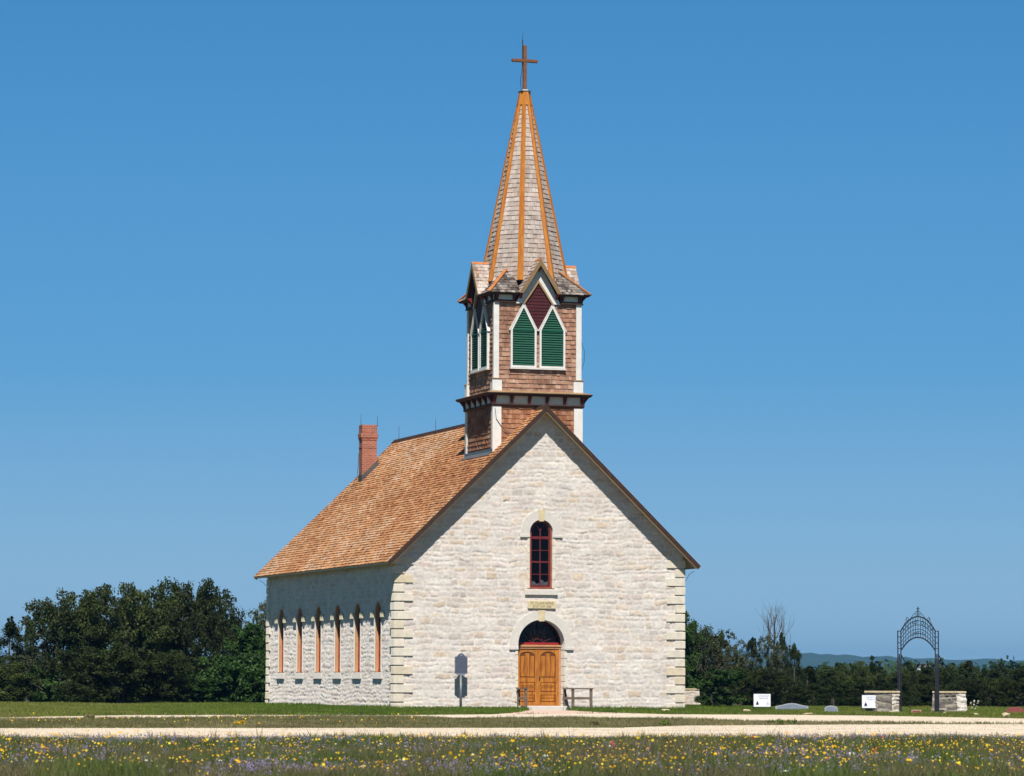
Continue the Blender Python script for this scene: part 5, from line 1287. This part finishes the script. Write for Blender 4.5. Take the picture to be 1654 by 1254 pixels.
def pebbles(name, X, Y, size, m, dz=.02):
    n = len(X); S = size * rg.uniform(.4, 1.6, n); Z = gz(X, Y) + dz; c = np.stack([X, Y, Z - .004], -1)
    a = rg.random(n) * 6.283; P = []
    for q in range(4):
        aa = a + q * 1.571 + rg.normal(size=n) * .2; P.append(c + np.stack([np.cos(aa) * S, np.sin(aa) * S, np.zeros(n)], -1))
    top = c + np.stack([rg.normal(size=n) * S * .2, rg.normal(size=n) * S * .2, S * rg.uniform(.5, .9, n)], -1); top2 = top + np.stack([S * .2, S * 0, S * 0], -1)
    V = np.stack([np.stack([P[q], P[(q + 1) % 4], top2, top], 1) for q in range(4)], 1).reshape(-1, 4, 3)
    return quads(name, V, m, rnd=np.repeat(rg.random(n), 4), kind='stuff')
X, Y = scatter(60000, -24, 24, 80, 118, lambda X, Y: wedge(X, Y) & (((Y > road_near(X) + .2) & (Y < road_far(X) - .1) & (vnoise(X * .3 + 9, Y * 1.4 + 9, 63) > .3)) | ((Y > tr_near(X)) & (Y < tr_far(X)))))
pebbles('loose_gravel', X, Y, .014, M['gravel'])
X, Y = scatter(30000, -26, 26, 80, 118, lambda X, Y: wedge(X, Y) & ((np.abs(Y - road_near(X)) < .9) | (np.abs(Y - road_far(X)) < .5) | (np.abs(Y - tr_near(X)) < .45) | (np.abs(Y - tr_far(X)) < .5)) & (vnoise(X * 1.3 + 9, Y * 1.3 + 9, 64) > .52))
blades('edge_tufts', X, Y, rg.uniform(.05, .13, len(X)), .016, M['dry'], rg, 5, .05, .5)
inm = lambda X, Y: wedge(X, Y) & (Y < road_near(X) - .2)
X, Y = scatter(9500, -17, 17, 50, 86, lambda X, Y: inm(X, Y) & (vnoise(X * .8 + 70, Y * .5 + 70, 51) ** 3 * 1.9 > rg.random(len(X))))
X2, Y2 = scatter(4500, -14, 14, 50, 68, lambda X, Y: inm(X, Y) & (vnoise(X * 1.1 + 20, Y * .6 + 20, 58) > .35 + .4 * rg.random(len(X)))); X = np.concatenate([X, X2]); Y = np.concatenate([Y, Y2])
heads('yellow_flowers', X, Y, rg.uniform(.20, .40, len(X)) * taper(X, Y), .0165, M['fy'], 1, rg)
X, Y = scatter(420, -17, 17, 50, 86, lambda X, Y: inm(X, Y)); heads('large_yellow_flowers', X, Y, rg.uniform(.30, .46, len(X)) * taper(X, Y), .028, M['fy'], 2, rg, spread=.04)
X, Y = scatter(20000, -17, 17, 50, 86, lambda X, Y: inm(X, Y) & (vnoise(X * .55 + 30, Y * .35 + 30, 52) > .57 + .22 * rg.random(len(X))))
X2, Y2 = scatter(5500, -14, 14, 50, 67, lambda X, Y: inm(X, Y) & (vnoise(X * .8 + 30, Y * .5 + 30, 59) > .5 + .25 * rg.random(len(X)))); X = np.concatenate([X, X2]); Y = np.concatenate([Y, Y2])
heads('lavender_flowers', X, Y, rg.uniform(.17, .33, len(X)) * taper(X, Y), .012, M['fp'], 7, rg, spread=.014, vert=.12)
X, Y = scatter(500, -17, 17, 50, 86, lambda X, Y: inm(X, Y) & (vnoise(X * .5 + 10, Y * .5 + 10, 53) > .66)); heads('white_flowers', X, Y, rg.uniform(.22, .36, len(X)) * taper(X, Y), .018, M['fw'], 3, rg, spread=.03)
X, Y = scatter(120, -17, 17, 50, 86, lambda X, Y: inm(X, Y) & (X > 0) & (vnoise(X * .5 + 15, Y * .5 + 15, 54) > .55)); heads('red_paintbrush_flowers', X, Y, rg.uniform(.26, .36, len(X)) * taper(X, Y), .022, M['fr'], 7, rg, spread=.014, vert=.1)
X, Y = scatter(900, -26, 20, 92, 112, lambda X, Y: wedge(X, Y) & (Y > road_far(X)) & (Y < tr_near(X)) & (X < -2) & (vnoise(X * .6 + 5, Y * .6 + 5, 55) > .5)); heads('verge_flowers', X, Y, rg.uniform(.08, .18, len(X)), .026, M['fy'], 1, rg)
for i, (px, py, lb) in enumerate(((383, 1171, 'left plant of the pair of bright yellow flowering plants on the strip before the church'), (391, 1170, 'right plant of the pair of bright yellow flowering plants on the strip before the church'))):
    X, Y, z = put(px, py + 4); e = empty('yellow_flower_plant', (X, Y, z), 0, label=lb, cat='plant', group='bright yellow flowering plants')
    r = np.random.default_rng(600 + i); V, rn = leaf_cloud([(0, 0, .05), (.05, 0, .04), (-.05, 0, .04)], [.06] * 3, 30, .04, r); quads('foliage', V, M['lawn'], e, rnd=rn)
    V, rn = leaf_cloud([(0, 0, .13), (.05, 0, .11), (-.05, 0, .12)], [.045] * 3, 26, .04, r); quads('blossom', V, M['fy'], e, rnd=rn)
for i, (px, py, pw, lb) in enumerate(((963, 1173, 16, 'grey-green low plant on the strip in front of the right rail'), (145, 1162, 10, 'grey-green tuft on the left part of the strip'), (1268, 1171, 44, 'bright green grass clump between track and road below the long headstone'), (1075, 1173, 18, 'small green tuft between track and road below the church corner'))):
    X, Y, z = put(px, py); k = Y / FPX; e = empty('low_plant', (X, Y, z), 0, label=lb, cat='plant', group='low plants on the strip before the church')
    r = np.random.default_rng(700 + i); cs = [(r.normal() * pw * k * .28, r.normal() * .1, .05 + r.random() * .04) for _ in range(12)]
    V, rn = leaf_cloud(cs, [.06 + .03 * r.random() for _ in cs], 45, .05, r, 1.1); quads('foliage', V, M['lawn' if i > 1 else 'dry'], e, rnd=rn)
# ------------------------------------------------------------------ haze
hz = MB().box(-9000, 9000, -80, 9200, -45, 90)
hm = bpy.data.materials.new('haze'); hm.use_nodes = True; N = hm.node_tree.nodes; N.remove(N['Principled BSDF'])
pv = N.new('ShaderNodeVolumePrincipled'); pv.inputs['Color'].default_value = (.13, .42, .88, 1); pv.inputs['Density'].default_value = .00009; pv.inputs['Anisotropy'].default_value = 0
hm.node_tree.links.new(pv.outputs[0], N['Material Output'].inputs['Volume'])
hz.build('haze', hm, kind='stuff')
